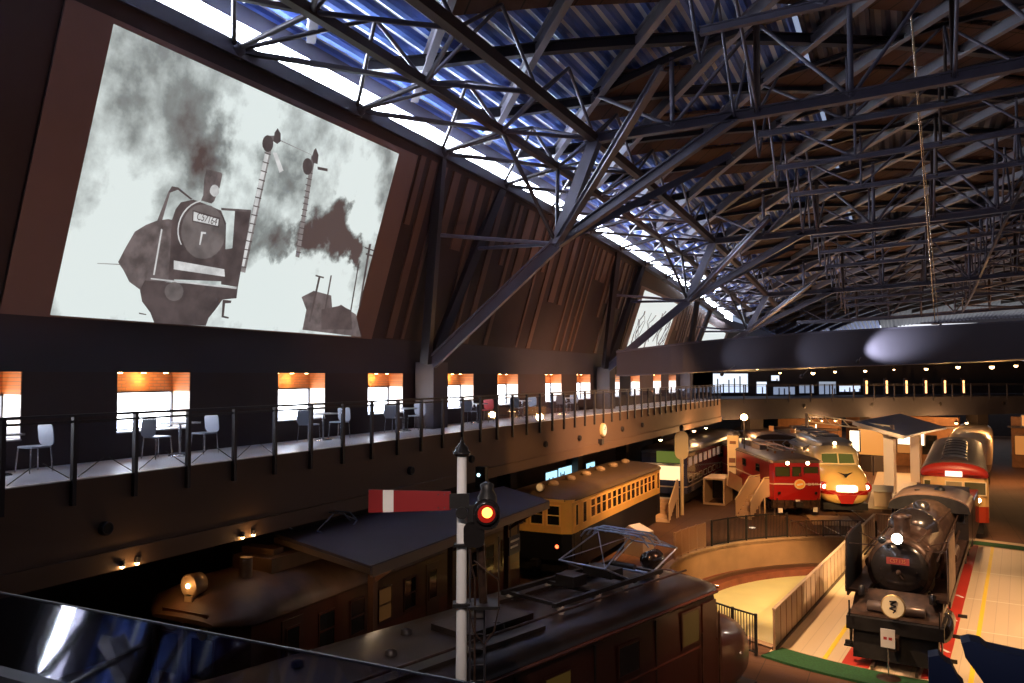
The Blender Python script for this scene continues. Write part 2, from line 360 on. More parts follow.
while y < 62:
    wv = rnd.choice((.28, .28, .42, .6)); top = 5.75+drop(y+wv)*1.04
    if not (43.3 < y < 52.6):
        if rnd.random() < .62: slab(bb, y, y+wv, top-rnd.choice((1.5, 2.1, 2.7, 3.2, 2.4)), top, 0, .06)
        else: slab(bb, y, y+wv*.6, .05, top, 0, .05)
    y += wv+rnd.choice((.22, .3, .5))
bb.build('trim_3', mat('brown battens', (.125, .070, .052), .65, var=.15, vs=.8), kind='structure')

# walkway slab (second floor) and its warm front
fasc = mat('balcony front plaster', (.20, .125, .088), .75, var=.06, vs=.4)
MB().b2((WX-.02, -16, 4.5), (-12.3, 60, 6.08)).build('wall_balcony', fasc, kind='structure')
MB().b2((WX-.7, -16, 6.08), (-12.28, 60, 6.1)).build('floor_walkway', mat('pale walkway vinyl', (.78, .76, .80), .4, var=.03, vs=1), kind='structure')
MB().b2((-12.3, -16, 4.46), (-12.24, 60, 4.8)).build('trim_4', mat('balcony drip edge', (.20, .12, .08), .7), kind='structure')
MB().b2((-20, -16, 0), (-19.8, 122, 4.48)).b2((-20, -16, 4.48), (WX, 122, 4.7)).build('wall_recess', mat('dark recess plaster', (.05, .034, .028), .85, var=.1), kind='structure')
b = MB()
for k in range(-1, 8): b.b2((-17.2, 8.2+8.53*k-.35, 0), (-16.5, 8.2+8.53*k+.35, 4.48))
b.build('trim_5', mat('recess piers', (.07, .05, .042), .8), kind='structure')
# round fittings on the balcony front
sp = None
for i, (y, z, r) in enumerate([(9.28, 5.21, .13), (18.64, 5.2, .11), (22.08, 5.2, .11), (27.83, 5.22, .11), (31.35, 5.21, .11), (37, 5.25, .1), (40.26, 5.27, .1)]):
    if sp is None:
        sp = thing('wall_speaker', '', 'speaker', (-12.24, y, z), 0, 'round speakers on the balcony front')
        MB().lathe((0, 0, 0), (1, 0, 0), [(-.06, .12), (.03, .12), (.05, .1), (.03, .08)], 16).build('housing', steel_dk, sp); MB().lathe((.02, 0, 0), (1, 0, 0), [(0, .08), (.015, .075)], 16).build('grille', rubber, sp)
        o = sp
    else: o = copy_thing(sp, (-12.24, y, z), 0)
    o['label'] = 'small dark round wall speaker, %s along the balcony front from the left' % ('first', 'second', 'third', 'fourth', 'fifth', 'sixth', 'seventh')[i]
ck = thing('wall_clock', 'round white clock hung on the balcony front above the yellow car', 'clock', (-12.24, 34.2, 5.38))
MB().lathe((0, 0, 0), (1, 0, 0), [(-.05, .3), (.06, .3), (.08, .27)], 24).build('case', cream, ck); MB().lathe((.08, 0, 0), (1, 0, 0), [(0, .25), (.006, .25)], 24).build('dial', emis('clock dial', (1, .75, .4), 1.4), ck)
MB().bar((.095, 0, 0), (.095, .06, .14), .02, .01).bar((.095, 0, 0), (.095, -.17, .05), .015, .01).build('hands', black, ck)
MB().b2((-.05, -.5, -.62), (.12, -.2, -.38)).build('bracket', steel_dk, ck)

# far end, right side, back
darkw = mat('far dark wall', (.035, .026, .028), .85, var=.1)
MB().b2((-20, 121.8, 0), (34, 122, 24)).build('wall_far', darkw, kind='structure')
MB().b2((33.8, -16, 0), (34, 122, 24)).build('wall_right', darkw, kind='structure')
MB().b2((-20, -16.2, 0), (34, -16, 24)).build('wall_back', darkw, kind='structure')
MB().b2((WX-.7, 60, 4.5), (WX, 122, 13)).build('wall_left_far', wallm, kind='structure')

# ------------------------------------------------------------------ projected picture on the big screen
fx = dict(
deflector=[(13.43,2.75),(13.91,2.81),(14.0,1.75),(14.05,1.02),(13.53,1.03),(13.32,1.82),(13.61,1.9)],
chimney=[(12.46,2.91),(12.39,3.26),(12.39,3.47),(12.8,3.49),(12.84,3.46),(12.85,3.18),(12.79,2.85),(12.73,2.78),(12.44,2.79)],
door=[(13.3,2.24),(13.32,2.09),(13.31,1.95),(13.26,1.81),(13.17,1.7),(13.06,1.61),(12.93,1.56),(12.78,1.54),(12.63,1.55),(12.49,1.6),(12.36,1.68),(12.25,1.79),(12.16,1.91),(12.11,2.04),(12.09,2.18),(12.1,2.32),(12.15,2.45),(12.22,2.56),(12.32,2.65),(12.45,2.7),(12.59,2.73),(12.74,2.73),(12.88,2.69),(13.02,2.61),(13.14,2.51),(13.23,2.38)],
lamp=[(12.85,3.1),(12.86,3.05),(12.85,3.01),(12.82,2.98),(12.79,2.95),(12.74,2.94),(12.7,2.95),(12.66,2.97),(12.62,3.0),(12.6,3.04),(12.6,3.09),(12.61,3.13),(12.63,3.16),(12.67,3.19),(12.71,3.2),(12.76,3.19),(12.8,3.17),(12.83,3.14)],
deflector_left=[(11.47,2.17),(11.58,2.81),(11.63,2.85),(11.57,1.95),(11.67,1.04),(11.57,1.03)],
rail_left=[(11.58,2.81),(11.63,2.93),(11.79,2.94),(12.2,2.78),(12.17,2.75),(11.79,2.89),(11.62,2.79)],
plate=[(12.31,2.52),(13.02,2.48),(13.04,2.33),(12.35,2.33)],
buffer=[(12.09,1.41),(13.51,1.39),(13.58,1.22),(12.14,1.22)],
edge=[(11.62,0.97),(14.01,1.01),(14.01,0.97),(11.63,0.94)],
step=[(13.68,0.68),(13.95,0.68),(13.95,0.62),(13.78,0.6),(13.83,0.3),(13.99,0.28),(13.99,0.24),(13.77,0.26)],
mast=[(13.92,4.62),(14.07,4.66),(14.18,1.38),(13.96,1.4)],
mast_slit=[(13.91,4.2),(14.04,4.2),(14.1,1.5),(14.0,1.5)],
arm=[(14.14,4.28),(14.26,4.31),(14.61,3.96),(14.5,3.88)],
head=[(14.09,4.48),(14.1,4.41),(14.09,4.35),(14.06,4.3),(14.01,4.26),(13.95,4.25),(13.89,4.26),(13.84,4.29),(13.79,4.33),(13.76,4.39),(13.75,4.46),(13.76,4.52),(13.79,4.57),(13.84,4.61),(13.89,4.62),(13.95,4.62),(14.01,4.59),(14.06,4.54)],
mast_b=[(15.41,4.53),(15.55,4.56),(15.86,1.98),(15.71,1.99)],
head_b=[(15.54,4.28),(15.55,4.21),(15.54,4.14),(15.51,4.09),(15.46,4.05),(15.4,4.04),(15.34,4.05),(15.28,4.08),(15.23,4.14),(15.2,4.2),(15.18,4.27),(15.19,4.34),(15.22,4.39),(15.27,4.43),(15.33,4.44),(15.39,4.43),(15.45,4.4),(15.5,4.35)],
arm_b=[(15.71,4.32),(16.09,4.36),(16.11,4.29),(15.74,4.25)],
pole_a=[(16.74,1.58),(16.82,1.59),(16.86,0.34),(16.79,0.34)],
pole_b=[(17.2,1.67),(17.26,1.68),(17.36,0.73),(17.3,0.73)],
pole_c=[(18.24,2.12),(18.29,2.12),(18.48,0.67),(18.42,0.67)],
pole_d=[(18.5,2.74),(18.6,2.76),(18.82,0.93),(18.75,0.92)],
cross=[(18.34,2.64),(18.83,2.61),(18.83,2.57),(18.35,2.6)],
cross_b=[(18.47,2.48),(18.83,2.46),(18.83,2.41),(18.47,2.43)],
cross_c=[(16.61,1.62),(16.96,1.6),(16.96,1.56),(16.62,1.58)],
wire=[(14.2,4.62),(15.4,4.55),(15.4,4.54),(14.2,4.6)],
tender=[(10.8,1.2),(10.89,1.5),(11.02,1.86),(11.24,2.04),(11.47,2.17),(11.73,2.25),(11.91,2.25),(12.23,0.95),(11.54,0.87),(11.45,0.69),(11.15,0.83),(10.97,1.04)],
lower=[(11.5,0.9),(14.05,1.02),(14.09,0.75),(13.68,0.68),(13.54,0.43),(13.4,0.22),(13.37,0.03),(11.97,0.01),(11.81,0.23),(11.55,0.45),(11.44,0.68)],
boiler=[(11.98,1.47),(11.82,2.24),(11.85,2.48),(11.94,2.65),(12.24,2.77),(12.55,2.74),(13.04,2.68),(13.26,2.43),(13.41,1.87),(13.64,1.11),(12.07,0.99)],
deflector_top=[(13.02,2.74),(13.89,2.86),(13.91,2.81),(13.04,2.69)],
plate_b=[(12.27,2.55),(13.05,2.52),(13.08,2.3),(12.33,2.3)],
wheel=[(12.62,2.13),(12.76,2.14),(12.76,2.1),(12.68,2.09),(12.69,1.84),(12.65,1.84),(12.63,2.07)],
cyl=[(12.53,0.76),(12.53,0.69),(12.51,0.62),(12.46,0.57),(12.38,0.54),(12.3,0.53),(12.21,0.55),(12.13,0.59),(12.08,0.65),(12.04,0.71),(12.04,0.79),(12.06,0.85),(12.12,0.9),(12.19,0.94),(12.27,0.95),(12.36,0.93),(12.44,0.89),(12.5,0.83)],
spring=[(13.07,0.77),(13.09,0.67),(13.07,0.59),(13.04,0.56),(12.98,0.58),(12.93,0.65),(12.89,0.75),(12.87,0.85),(12.88,0.93),(12.92,0.96),(12.97,0.94),(13.03,0.87)],
mark=[(11.53,0.21),(11.72,0.19),(11.72,0.17),(11.55,0.18)],
horizon=[(10.36,1.12),(10.88,1.17),(10.88,1.15),(10.37,1.11)],
edgeL=[(11.6,2.02),(11.64,2.01),(11.7,1.04),(11.66,1.04)],
cap=[(14.07,4.53),(14.05,4.73),(14.11,4.85),(14.24,4.76),(14.3,4.59),(14.21,4.5)],
cap_b=[(15.43,4.47),(15.45,4.68),(15.5,4.74),(15.65,4.6),(15.69,4.38),(15.52,4.37)],
house=[(16.63,0.11),(16.59,0.66),(16.29,0.98),(16.7,1.19),(17.44,1.13),(17.63,0.74),(17.95,0.91),(18.72,0.68),(19.22,0.03)],
loco2=[(17.18,0.71),(17.96,0.89),(18.45,0.78),(18.71,0.23),(17.38,0.16)],
)
def picmat(name, lo, hi, scale=1.1, tint=(1, 1, 1), detail=6, k=1.0, seed=0, blobs=(), deep=None):
    m = bpy.data.materials.new(name); m.use_nodes = True; nt = m.node_tree; b = nt.nodes['Principled BSDF']; b.inputs['Base Color'].default_value = (.05, .05, .05, 1); b.inputs['Roughness'].default_value = .8
    N = nt.nodes.new; K = nt.links.new
    tc = N('ShaderNodeTexCoord'); mp = N('ShaderNodeMapping'); mp.inputs['Location'].default_value = (seed, seed, 0); n = N('ShaderNodeTexNoise')
    n.inputs['Scale'].default_value = scale; n.inputs['Detail'].default_value = detail; n.inputs['Roughness'].default_value = .58
    K(tc.outputs['Object'], mp.inputs[0]); K(mp.outputs[0], n.inputs[0]); fac = n.outputs['Fac']
    if blobs:
        n2 = N('ShaderNodeTexNoise'); n2.inputs['Scale'].default_value = 1.5; n2.inputs['Detail'].default_value = 8; n2.inputs['Roughness'].default_value = .6
        sb = N('ShaderNodeVectorMath'); sb.operation = 'SUBTRACT'; sb.inputs[1].default_value = (.5, .5, .5); sc_ = N('ShaderNodeVectorMath'); sc_.operation = 'SCALE'; sc_.inputs['Scale'].default_value = 1.5
        av = N('ShaderNodeVectorMath'); av.operation = 'ADD'
        K(tc.outputs['Object'], n2.inputs[0]); K(n2.outputs['Color'], sb.inputs[0]); K(sb.outputs[0], sc_.inputs[0]); K(sc_.outputs[0], av.inputs[0]); K(tc.outputs['Object'], av.inputs[1])
    for (cy, cz, r, amt) in blobs:            # lighter or darker cloud masses of the picture, at their place on the screen
        d = N('ShaderNodeVectorMath'); d.operation = 'DISTANCE'; d.inputs[1].default_value = lean(cy, cz)
        dd = N('ShaderNodeMapRange'); dd.interpolation_type = 'SMOOTHSTEP'; dd.inputs[1].default_value = r*.25; dd.inputs[2].default_value = r; dd.inputs[3].default_value = amt; dd.inputs[4].default_value = 0
        ad = N('ShaderNodeMath'); ad.operation = 'ADD'
        K(av.outputs[0], d.inputs[0]); K(d.outputs['Value'], dd.inputs[0]); K(fac, ad.inputs[0]); K(dd.outputs[0], ad.inputs[1]); fac = ad.outputs[0]
    r = N('ShaderNodeValToRGB'); E_ = r.color_ramp.elements; E_[0].position = .34; E_[1].position = .64
    E_[0].color = (*[lo*t for t in tint], 1); E_[1].color = (*[hi*t for t in tint], 1)
    if deep: e = E_.new(.10); e.color = (*deep, 1)
    K(fac, r.inputs[0]); K(r.outputs[0], b.inputs['Emission Color']); b.inputs['Emission Strength'].default_value = k
    return m
T1 = (.93, 1.02, 1.0)
sky_m = picmat('picture clouds', .25, .80, .9, T1, 9, 1.0, 3, [(10.6, 4.9, 1.5, -.16), (11.9, 4.2, 1.3, -.20), (12.5, 3.7, .8, -.18), (10.2, 3.6, 1.2, -.10), (13.3, 4.9, 1.2, .26), (13.3, 3.6, .8, .16), (10.6, .9, 2.2, .34), (10.6, 2.7, 1.1, .12), (14.6, 3.9, 1.0, -.17), (14.5, 2.5, .9, -.16), (15.1, 2.3, .7, -.22), (16.6, 4.8, 1.5, .15), (17.6, 4.4, 1.2, .2), (18.2, 3.4, .9, .25), (15.1, .9, 1.7, .36), (17.3, 1.0, 1.8, .30), (16.9, 3.3, .75, -.62), (16.2, 2.65, .85, -.6), (17.2, 2.55, .75, -.6), (17.75, 2.6, .55, -.55), (18.05, 2.35, .4, -.55), (15.5, 2.5, .5, -.25), (15.1, 1.9, .3, -.2)], deep=(.085, .058, .055))
dark_m = picmat('picture dark iron', .045, .085, 2.4, (1.2, .9, .9)); dark2_m = picmat('picture dusty iron', .065, .15, 3.5, (1.15, .93, .92)); mid2_m = picmat('picture smokebox', .09, .16, 2.4, (1.12, .95, .93)); mid_m = picmat('picture mid grey', .10, .26, 2.2, (1.08, .97, .96)); smoke_m = picmat('picture smoke', .09, .17, 1.3, (1.1, .92, .9)); light_m = picmat('picture highlight', .45, .7, 3)
scr = thing('projection_screen', 'huge leaning screen showing a black and white picture of a steam locomotive with two signals', 'screen', (0, 0, 0))
b = MB(); slab(b, 8.72, 19.78, -.02, 5.62, .03, .07); b.build('canvas', mat('brown canvas border', (.20, .125, .108), .7, var=.06, vs=.7), scr)
def flat(name, pts, d, m, parent):
    b = MB(); P = pts if isinstance(pts[0], tuple) else pts
    vs = [lean(y, t, d) for y, t in P]; b.add(vs, [list(range(len(vs)))]); return b.build(name, m, parent)
flat('picture', [(9.65, .02), (9.65, 5.52), (18.85, 5.44), (18.77, .02)], .074, sky_m, scr)
names = dict(mast_b='mast', head_b='head', arm_b='arm', cross_b='crossarm', cross_c='crossarm', cross='crossarm', pole_a='pole', pole_b='pole', pole_c='pole', pole_d='pole', deflector_left='deflector', deflector_top='deflector', rail_left='handrail', mast_slit='ladder', cap_b='cap', plate_b='plate_frame', edgeL='edge', loco2='engine', lower='underframe', cyl='cylinder')
for d_, m, ks in ((.080, mid_m, 'mast mast_b wire horizon'), (.083, light_m, 'mast_slit arm'), (.086, dark_m, 'head cap head_b cap_b arm_b'), (.084, dark2_m, 'tender'), (.087, dark_m, 'lower boiler deflector'), (.090, dark2_m, 'deflector_top deflector_left chimney'),
                  (.092, mid2_m, 'door cyl'), (.094, dark_m, 'spring rail_left'), (.095, dark_m, 'plate_b'), (.097, light_m, 'plate lamp buffer edge edgeL wheel'), (.09, dark_m, 'step mark pole_a pole_b pole_c pole_d cross cross_b cross_c'), (.086, dark2_m, 'house'), (.089, dark_m, 'loco2')):
    for k in ks.split(): flat('picture_'+names.get(k, k), fx[k], d_, m, scr)
pr_ = MB()
for j in range(14):     # ladder rungs on the pictured masts
    for (ya, ta, yb, tb) in ((13.99, 4.2, 14.07, 1.5), (15.5, 4.1, 15.78, 2.1)):
        t = j/13; yy = ya+(yb-ya)*t; tt = ta+(tb-ta)*t; pr_.add([lean(yy-.1, tt, .087), lean(yy+.1, tt, .087), lean(yy+.1, tt+.025, .087), lean(yy-.1, tt+.025, .087)], [(0, 1, 2, 3)])
pr_.build('picture_rungs', dark_m, scr)
ry = Matrix((LN.cross(LV), LV, LN)).transposed()
tx = text('C57164', .23, (0, 0, 0), (0, 0, 0), dark_m, scr, 'picture_number', .001, .62)
E3 = Matrix((Vector((0, 1, 0)), LV, LN)).transposed().to_4x4(); E3.translation = Vector(lean(12.70, 2.425, .104)); tx.matrix_world = E3 @ Matrix.Rotation(-.06, 4, 'Z') @ Matrix.Diagonal((.78, 1, 1, 1))
ar = [lean(12.66+.5*cos(a)*1.32, 2.2+.62*sin(a), .102) for a in [pi*.62+pi*.62*i/10 for i in range(11)]]
MB().path(ar, .014, 4).build('picture_boiler_band', light_m, scr)
# second and third screens far along the wall
for (pts, lb, hasbr) in (([(43.9, .15), (44.3, 3.95), (52.0, 3.75), (51.2, .15)], 'bright screen with bare tree branches further along the leaning wall', 1), ([(60.3, .6), (60.5, 3.2), (69.2, 2.6), (68.6, .6)], 'small bright screen farthest along the leaning wall', 0)):
    s2 = thing('projection_screen', lb, 'screen', (0, 0, 0))
    cy = sum(p[0] for p in pts)/4; ct = sum(p[1] for p in pts)/4
    big = [(cy+(y-cy)*1.22, max(.02, ct+(t-ct)*1.1)) for y, t in pts]; flat('canvas', big, .07, MATS['brown canvas border'], s2)
    flat('picture', pts, .074, emis('bright picture', (.86, .93, .92), .85), s2)
    if hasbr:
        b = MB(); r2 = random.Random(5)
        for i in range(16):
            y0 = 44.6+r2.random()*6.4; t0 = .2+r2.random()*1.2; p = [lean(y0, t0, .08)]
            for k in range(4): y0 += r2.uniform(-.5, .7); t0 += r2.uniform(.2, .6); p.append(lean(min(51.3, max(44.5, y0)), min(3.5, t0), .08))
            b.path(p, .03+.03*r2.random(), 3)
        b.build('picture_branches', mid_m, s2)
# ------------------------------------------------------------------ railings
def railing(name, p0, p1, label, pitch=1.17, h=1.05, drop_=.42, group=None, rods=True):
    p0 = Vector(p0); p1 = Vector(p1); d = p1-p0; L = hypot(d.x, d.y); rz = atan2(d.y, d.x)
    t = thing(name, label, 'railing', p0, rz, group); n = int(round(L/pitch))
    MB().bar((0, 0, h), (L, 0, h), .09, .045).bar((0, 0, h-.1), (L, 0, h-.1), .03, .04).build('handrail', steel_dk, t)
    for i in range(n):
        x0 = L*i/n; x1 = L*(i+1)/n
        if i < 90: MB().b2((x0+.05, -.008, .02), (x1-.05, .008, h-.13)).build('glass_panel', clear, t)
        if i < 90: MB().b2((x0-.035, -.05, -drop_), (x0+.035, .03, h)).build('post', steel_dk, t)
        if rods and i < 14: MB().tube((x0+.08, -.02, .04), (x0+L/n/2-.05, -.02, .32), .008, n=4).tube((x1-.08, -.02, .04), (x1-L/n/2+.05, -.02, .32), .008, n=4).build('brace_rod', steel_dk, t)
    return t
railing('balcony_railing', (-12.27, -3.0, 6.1), (-12.27, 60, 6.1), 'long glass railing with dark posts along the left balcony edge', 1.17)
BR0 = Vector((-12.3, 60, 6.1)); BR1 = Vector((13.5, 85.8, 6.1))
bd = (BR1-BR0).normalized(); bn = Vector((bd.y, -bd.x, 0))
railing('balcony_railing', BR0, BR1, 'dark posted glass railing on the far bridge crossing the hall', 2.0, rods=False, drop_=.3)

# far bridge and what stands on it
brz = atan2(bd.y, bd.x)
br = thing('footbridge', 'grey footbridge crossing the far end of the hall above the trains', 'bridge', BR0, brz)
L = 46
MB().b2((-2, .02, -1.55), (L, 7, -.02)).build('deck', mat('bridge grey', (.032, .028, .036), .7, var=.1), br)
for x in (7.5, 14, 21, 28): MB().lathe((x, .03, -.62), (0, -1, 0), [(0, .16), (.03, .16), (.04, .1)], 14).build('drain_cap', black, br)
for x in (4, 15.5, 27): MB().b2((x-.6, 1.2, -6.1), (x+.6, 2.4, -1.55)).build('pier', mat('bridge pier', (.06, .045, .04), .8), br)
fm = [emis('far shop light', (.80, .88, 1), 1.3), emis('far dim light', (.7, .8, 1), .45)]
bk = thing('far_gallery', 'brightly lit white gallery wall beyond the far bridge, left', 'wall', BR0+bd*-1-bn*-0, brz)
MB().b2((-1, 7.2, 0), (46, 7.4, 3.2)).build('partition', mat('gallery wall', (.05, .036, .034), .8), bk)
rnd = random.Random(11)
for (x0, x1, z0, z1, m) in [(1.3, 3.6, .25, 2.0, fm[0]), (4.3, 8.4, .3, 1.9, fm[0]), (9.3, 10.3, .2, 1.2, fm[0]), (10.8, 11.6, 1.3, 1.75, fm[0]), (11, 13.2, .1, .75, fm[1]), (13.7, 15.2, .2, .9, fm[1]), (15.8, 17.6, .1, 1.2, fm[1]), (18, 20.3, .3, .85, fm[0])]:
    f_ = MB().b2((x0-.05, 7.1, z0-.05), (x1+.05, 7.2, z1+.05)).build('window_frame', steel_dk, bk); MB().b2((x0, 7.08, z0), (x1, 7.1, z1)).build('pane', m, f_)
    for k in range(1, int((x1-x0)/.55)+1): MB().b2((x0+.55*k-.05, 7.02, z0), (x0+.55*k+.04, 7.09, z0+(z1-z0)*rnd.uniform(.35, 1))).build('mullion', steel_dk, f_)
pos = ['nearest the middle of the bridge', 'second from the left', 'third from the left', 'fourth from the left', 'fifth from the left', 'farthest right']
for i in range(6):
    t = thing('light_column', 'narrow orange lit upright on the far bridge, '+pos[i], 'light', BR0+bd*(16.6+2.15*i)+Vector((-bd.y, bd.x, 0))*3.5, brz, 'orange lit uprights on the far bridge')
    MB().b2((-.16, -.1, 0), (.16, .1, 1.5)).build('case', rust, t); MB().b2((-.09, -.13, .2), (.09, -.1, 1.3)).build('lit_face', emis('orange tube', (1, .42, .14), 4.5), t)

# oval gallery hanging over the bridge: curved dark metal fascia
rg = [(-12.7, 37.5, 7.85, 8.95), (-9.6, 38.2, 8.0, 9.32), (-6.8, 39.7, 8.18, 9.62), (-4, 41.3, 8.28, 9.86), (-1, 43.2, 8.38, 10.08), (2, 44.7, 8.5, 10.25), (5.2, 46.3, 8.7, 10.45), (9, 49.0, 8.95, 10.75), (14, 54, 9.3, 11.2), (20, 62, 9.7, 11.7)]
def cr_(P, m=6):
    out = []
    for i in range(len(P)-1):
        p0, p1, p2, p3 = P[max(0, i-1)], P[i], P[i+1], P[min(len(P)-1, i+2)]
        for k in range(m):
            t = k/m; out.append(tuple(.5*((2*b)+(-a+c)*t+(2*a-5*b+4*c-d)*t*t+(-a+3*b-3*c+d)*t**3) for a, b, c, d in zip(p0, p1, p2, p3)))
    return out+[P[-1]]
rs = cr_(rg)
og = thing('oval_gallery', 'long curved dark metal gallery band hanging across the hall under the roof', 'gallery', (0, 0, 0))
fmx = mat('gallery sheet metal', (.085, .078, .10), .34, .35)
for j in range(0, len(rs)-1, 6):
    b = MB(); seg = rs[j:j+7]; seg[-1] = tuple(seg[-1][k]*.998+seg[-2][k]*.002 for k in range(4))
    b.loft([[Vector((x, y, z0)), Vector((x, y, z1)), Vector((x+.05, y+.15, z1)), Vector((x+.05, y+.15, z0))] for x, y, z0, z1 in seg], smooth=False); b.build('fascia_panel', fmx, og)
b = MB(); b.loft([[Vector((x-.02, y-.06, z1)), Vector((x-.02, y-.06, z1+.08)), Vector((x+.3, y+.5, z1+.08)), Vector((x+.3, y+.5, z1))] for x, y, z0, z1 in rs], smooth=False); b.build('top_trim', steel, og)
b = MB(); b.loft([[Vector((x-.02, y-.05, z0-.06)), Vector((x-.02, y-.05, z0)), Vector((x+.3, y+.5, z0)), Vector((x+.3, y+.5, z0-.06))] for x, y, z0, z1 in rs], smooth=False); b.build('bottom_trim', steel, og)
b = MB(); b.loft([[Vector((x+.1, y+.2, z0+.12)), Vector((x+.1, y+.2, z0+.2)), Vector((min(x+4, 32), y+16, z0+.35)), Vector((min(x+4, 32), y+16, z0+.25))] for x, y, z0, z1 in rs], smooth=False); b.build('soffit', mat('gallery soffit', (.02, .018, .02), .5, .2), og)
for (x, y, z, ax, ay, az, pw) in ((-2.0, 41.3, 8.7, -.75, 43.4, 9.3, 3400), (-7.4, 36.6, 8.1, -7.0, 39.8, 8.9, 220), (-4.2, 38.2, 8.0, -3.7, 41.6, 9.1, 330)):
    spot((x, y, z), (ax, ay, az), pw, 44, (.82, .86, 1), .9, .1)  # added spots that put bright patches on the gallery band
    t = thing('gallery_spotlight', 'small spotlight under the curved gallery band at %s' % ('its bright middle' if x > -3 else 'its left end' if x < -6 else 'its left centre'), 'lamp', (x, y-.2, z-.25))
    MB().lathe((0, 0, 0), (0, 1, .4), [(0, .05), (.02, .08), (.16, .08)], 12).build('housing', steel_dk, t); MB().tube((0, 0, 0), (.1, 2.6, .45), .015, n=5).build('arm', steel_dk, t)
lampn = ['first', 'second', 'third', 'fourth', 'fifth', 'sixth', 'seventh', 'eighth', 'ninth', 'tenth']
for i, (x, y, z, s) in enumerate([(-7.64, 47.52, 8.32, 1.5), (-6.46, 48.11, 8.0, .7), (-4.76, 48.95, 8.0, 1.2), (-3.62, 49.5, 8.07, .9), (-2.07, 50.26, 8.12, 1), (-.58, 50.99, 8.18, .6), (1.08, 51.8, 8.24, 1.1), (2.73, 52.61, 8.34, 1.2), (4.48, 53.47, 8.36, 1.4), (5.72, 54.08, 8.42, 1.1)]):
    t = thing('ceiling_lamp', 'small warm lamp under the dark gallery, %s from the left' % lampn[i], 'lamp', (x, y, z), 0, 'row of warm lamps under the gallery')
    MB().lathe((0, 0, 0), (0, 0, 1), [(0, .10*s), (.1, .09*s), (.14, .04)], 12).tube((0, 0, .1), (0, 0, .45), .015, n=5).build('fitting', steel_dk, t); MB().lathe((0, 0, -.11*s), (0, 0, 1), [(0, .03*s), (.05*s, .09*s), (.11*s, .09*s)], 12).build('bulb', emis('gallery bulb', (1, .6, .25), 14), t)

# ------------------------------------------------------------------ roof
XT = [(-12.8, 15.45), (-10.7, 16.05), (-8.55, 16.85), (-6.4, 17.5), (-4.28, 18.05), (0, 18.8), (4.28, 19.3), (8.55, 19.6), (15, 19.7), (22, 19.2), (34, 17.5)]
XB = [(-12.83, 14.8), (-10.7, 15.2), (-8.55, 15.3), (-4.28, 15.38), (0, 15.52), (4.28, 15.8), (8.55, 16.05), (15, 16.2), (22, 15.9), (34, 14.5)]
def itp(T, x):
    if x <= T[0][0]: return T[0][1]
    for (a, b), (c, d) in zip(T, T[1:]):
        if x <= c: return b+(d-b)*(x-a)/(c-a)
    return T[-1][1]
def zt(x, y): return itp(XT, x)+drop(y)
def zb(x, y): return itp(XB, x)+drop(y)
# corrugated deck: trapezoid ribs running along the hall
deckr = mat('blue grey roof sheet', (.17, .29, .78), .42, .35, var=.08, vs=.6)  # left, daylit colouring of the roof sheet
def roofdeck(x0, x1, name, mats):
    b = MB(); prof = []
    x = x0; P = .44
    while x < x1:
        for dx, dz in ((0, 0), (.12, 0), (.14, .12), (.26, .12)): prof.append((x+dx, dz))
        x += P
    ys = [-16+4*i for i in range(35)]
    rings = []
    for y in ys: rings.append([Vector((px, y, zt(px, y)+.24+dz)) for px, dz in prof])
    n = len(prof); vs = [v for r in rings for v in r]
    for q in range(4):
        b.add(vs if q == 0 else [], [((k*n+i)-(0 if q == 0 else len(vs)), k*n+i+1-(0 if q == 0 else len(vs)), (k+1)*n+i+1-(0 if q == 0 else len(vs)), (k+1)*n+i-(0 if q == 0 else len(vs))) for k in range(len(rings)-1) for i in range(n-1) if i % 4 == q], 1 if q == 3 else 0)
    return b.build(name, mats, kind='structure')
roofdeck(-12.78, -2.8, 'ceiling', [deckr, mat('pale roof rib', (.72, .75, .86), .5)])  # daylight from the glazing put into the pale colour of the rib flanks
roofdeck(-2.66, 33.5, 'ceiling_right', [mat('dark roof sheet', (.075, .075, .12), .5), mat('dark roof rib', (.16, .15, .19), .5)])  # same deck coloured darker, the dimness of the right side put into it
# glazed clerestory strip between the edge beam and the roof
G = 4.275; Y0 = 12.56
gy = [Y0+G*k for k in range(-6, 14)]
for i, (a, c) in enumerate(zip(gy, gy[1:])):
    o = MB().add([(-12.86, a, zb(-12.83, a)+.1), (-12.86, c, zb(-12.83, c)+.1), (-12.98, c, zt(-12.8, c)+.2), (-12.98, a, zt(-12.8, a)+.2)], [(0, 1, 2, 3)]) or None
for i, (a, c) in enumerate(zip(gy, gy[1:])):
    b = MB()
    for k in range(1, 4): y = a+(c-a)*k/4; b.bar((-12.84, y, zb(-12.83, y)+.1), (-12.95, y, zt(-12.8, y)+.2), .02, .03)
    b.bar((-12.88, a, (zb(-12.83, a)+zt(-12.8, a))/2+.25), (-12.88, c, (zb(-12.83, c)+zt(-12.8, c))/2+.25), .02, .03)
    wo = b.build('window_clerestory_%d' % (i+1), mat('glazing bar', (.35, .35, .38), .4), kind='structure')
    g = MB(); g.add([(-12.92, a, zb(-12.83, a)+.1), (-12.92, c, zb(-12.83, c)+.1), (-12.96, c, zt(-12.8, c)+.3), (-12.96, a, zt(-12.8, a)+.3)], [(0, 1, 2, 3)]); g.build('pane', day, wo)
# daylit glazed end strip far behind the gallery
for i in range(6):
    x0 = -12+5.4*i; wo = MB().b2((x0, 117.9, 6.2), (x0+.2, 118.1, 14.6)).b2((x0, 117.9, 9), (x0+5.4, 118.1, 9.15)).build('window_far_%d' % (i+1), steel_dk, kind='structure')
    MB().b2((x0+.2, 118.0, 6.2), (x0+5.3, 118.05, 14.6)).build('pane', emis('far daylight', (.9, .93, 1), 1.2), wo)
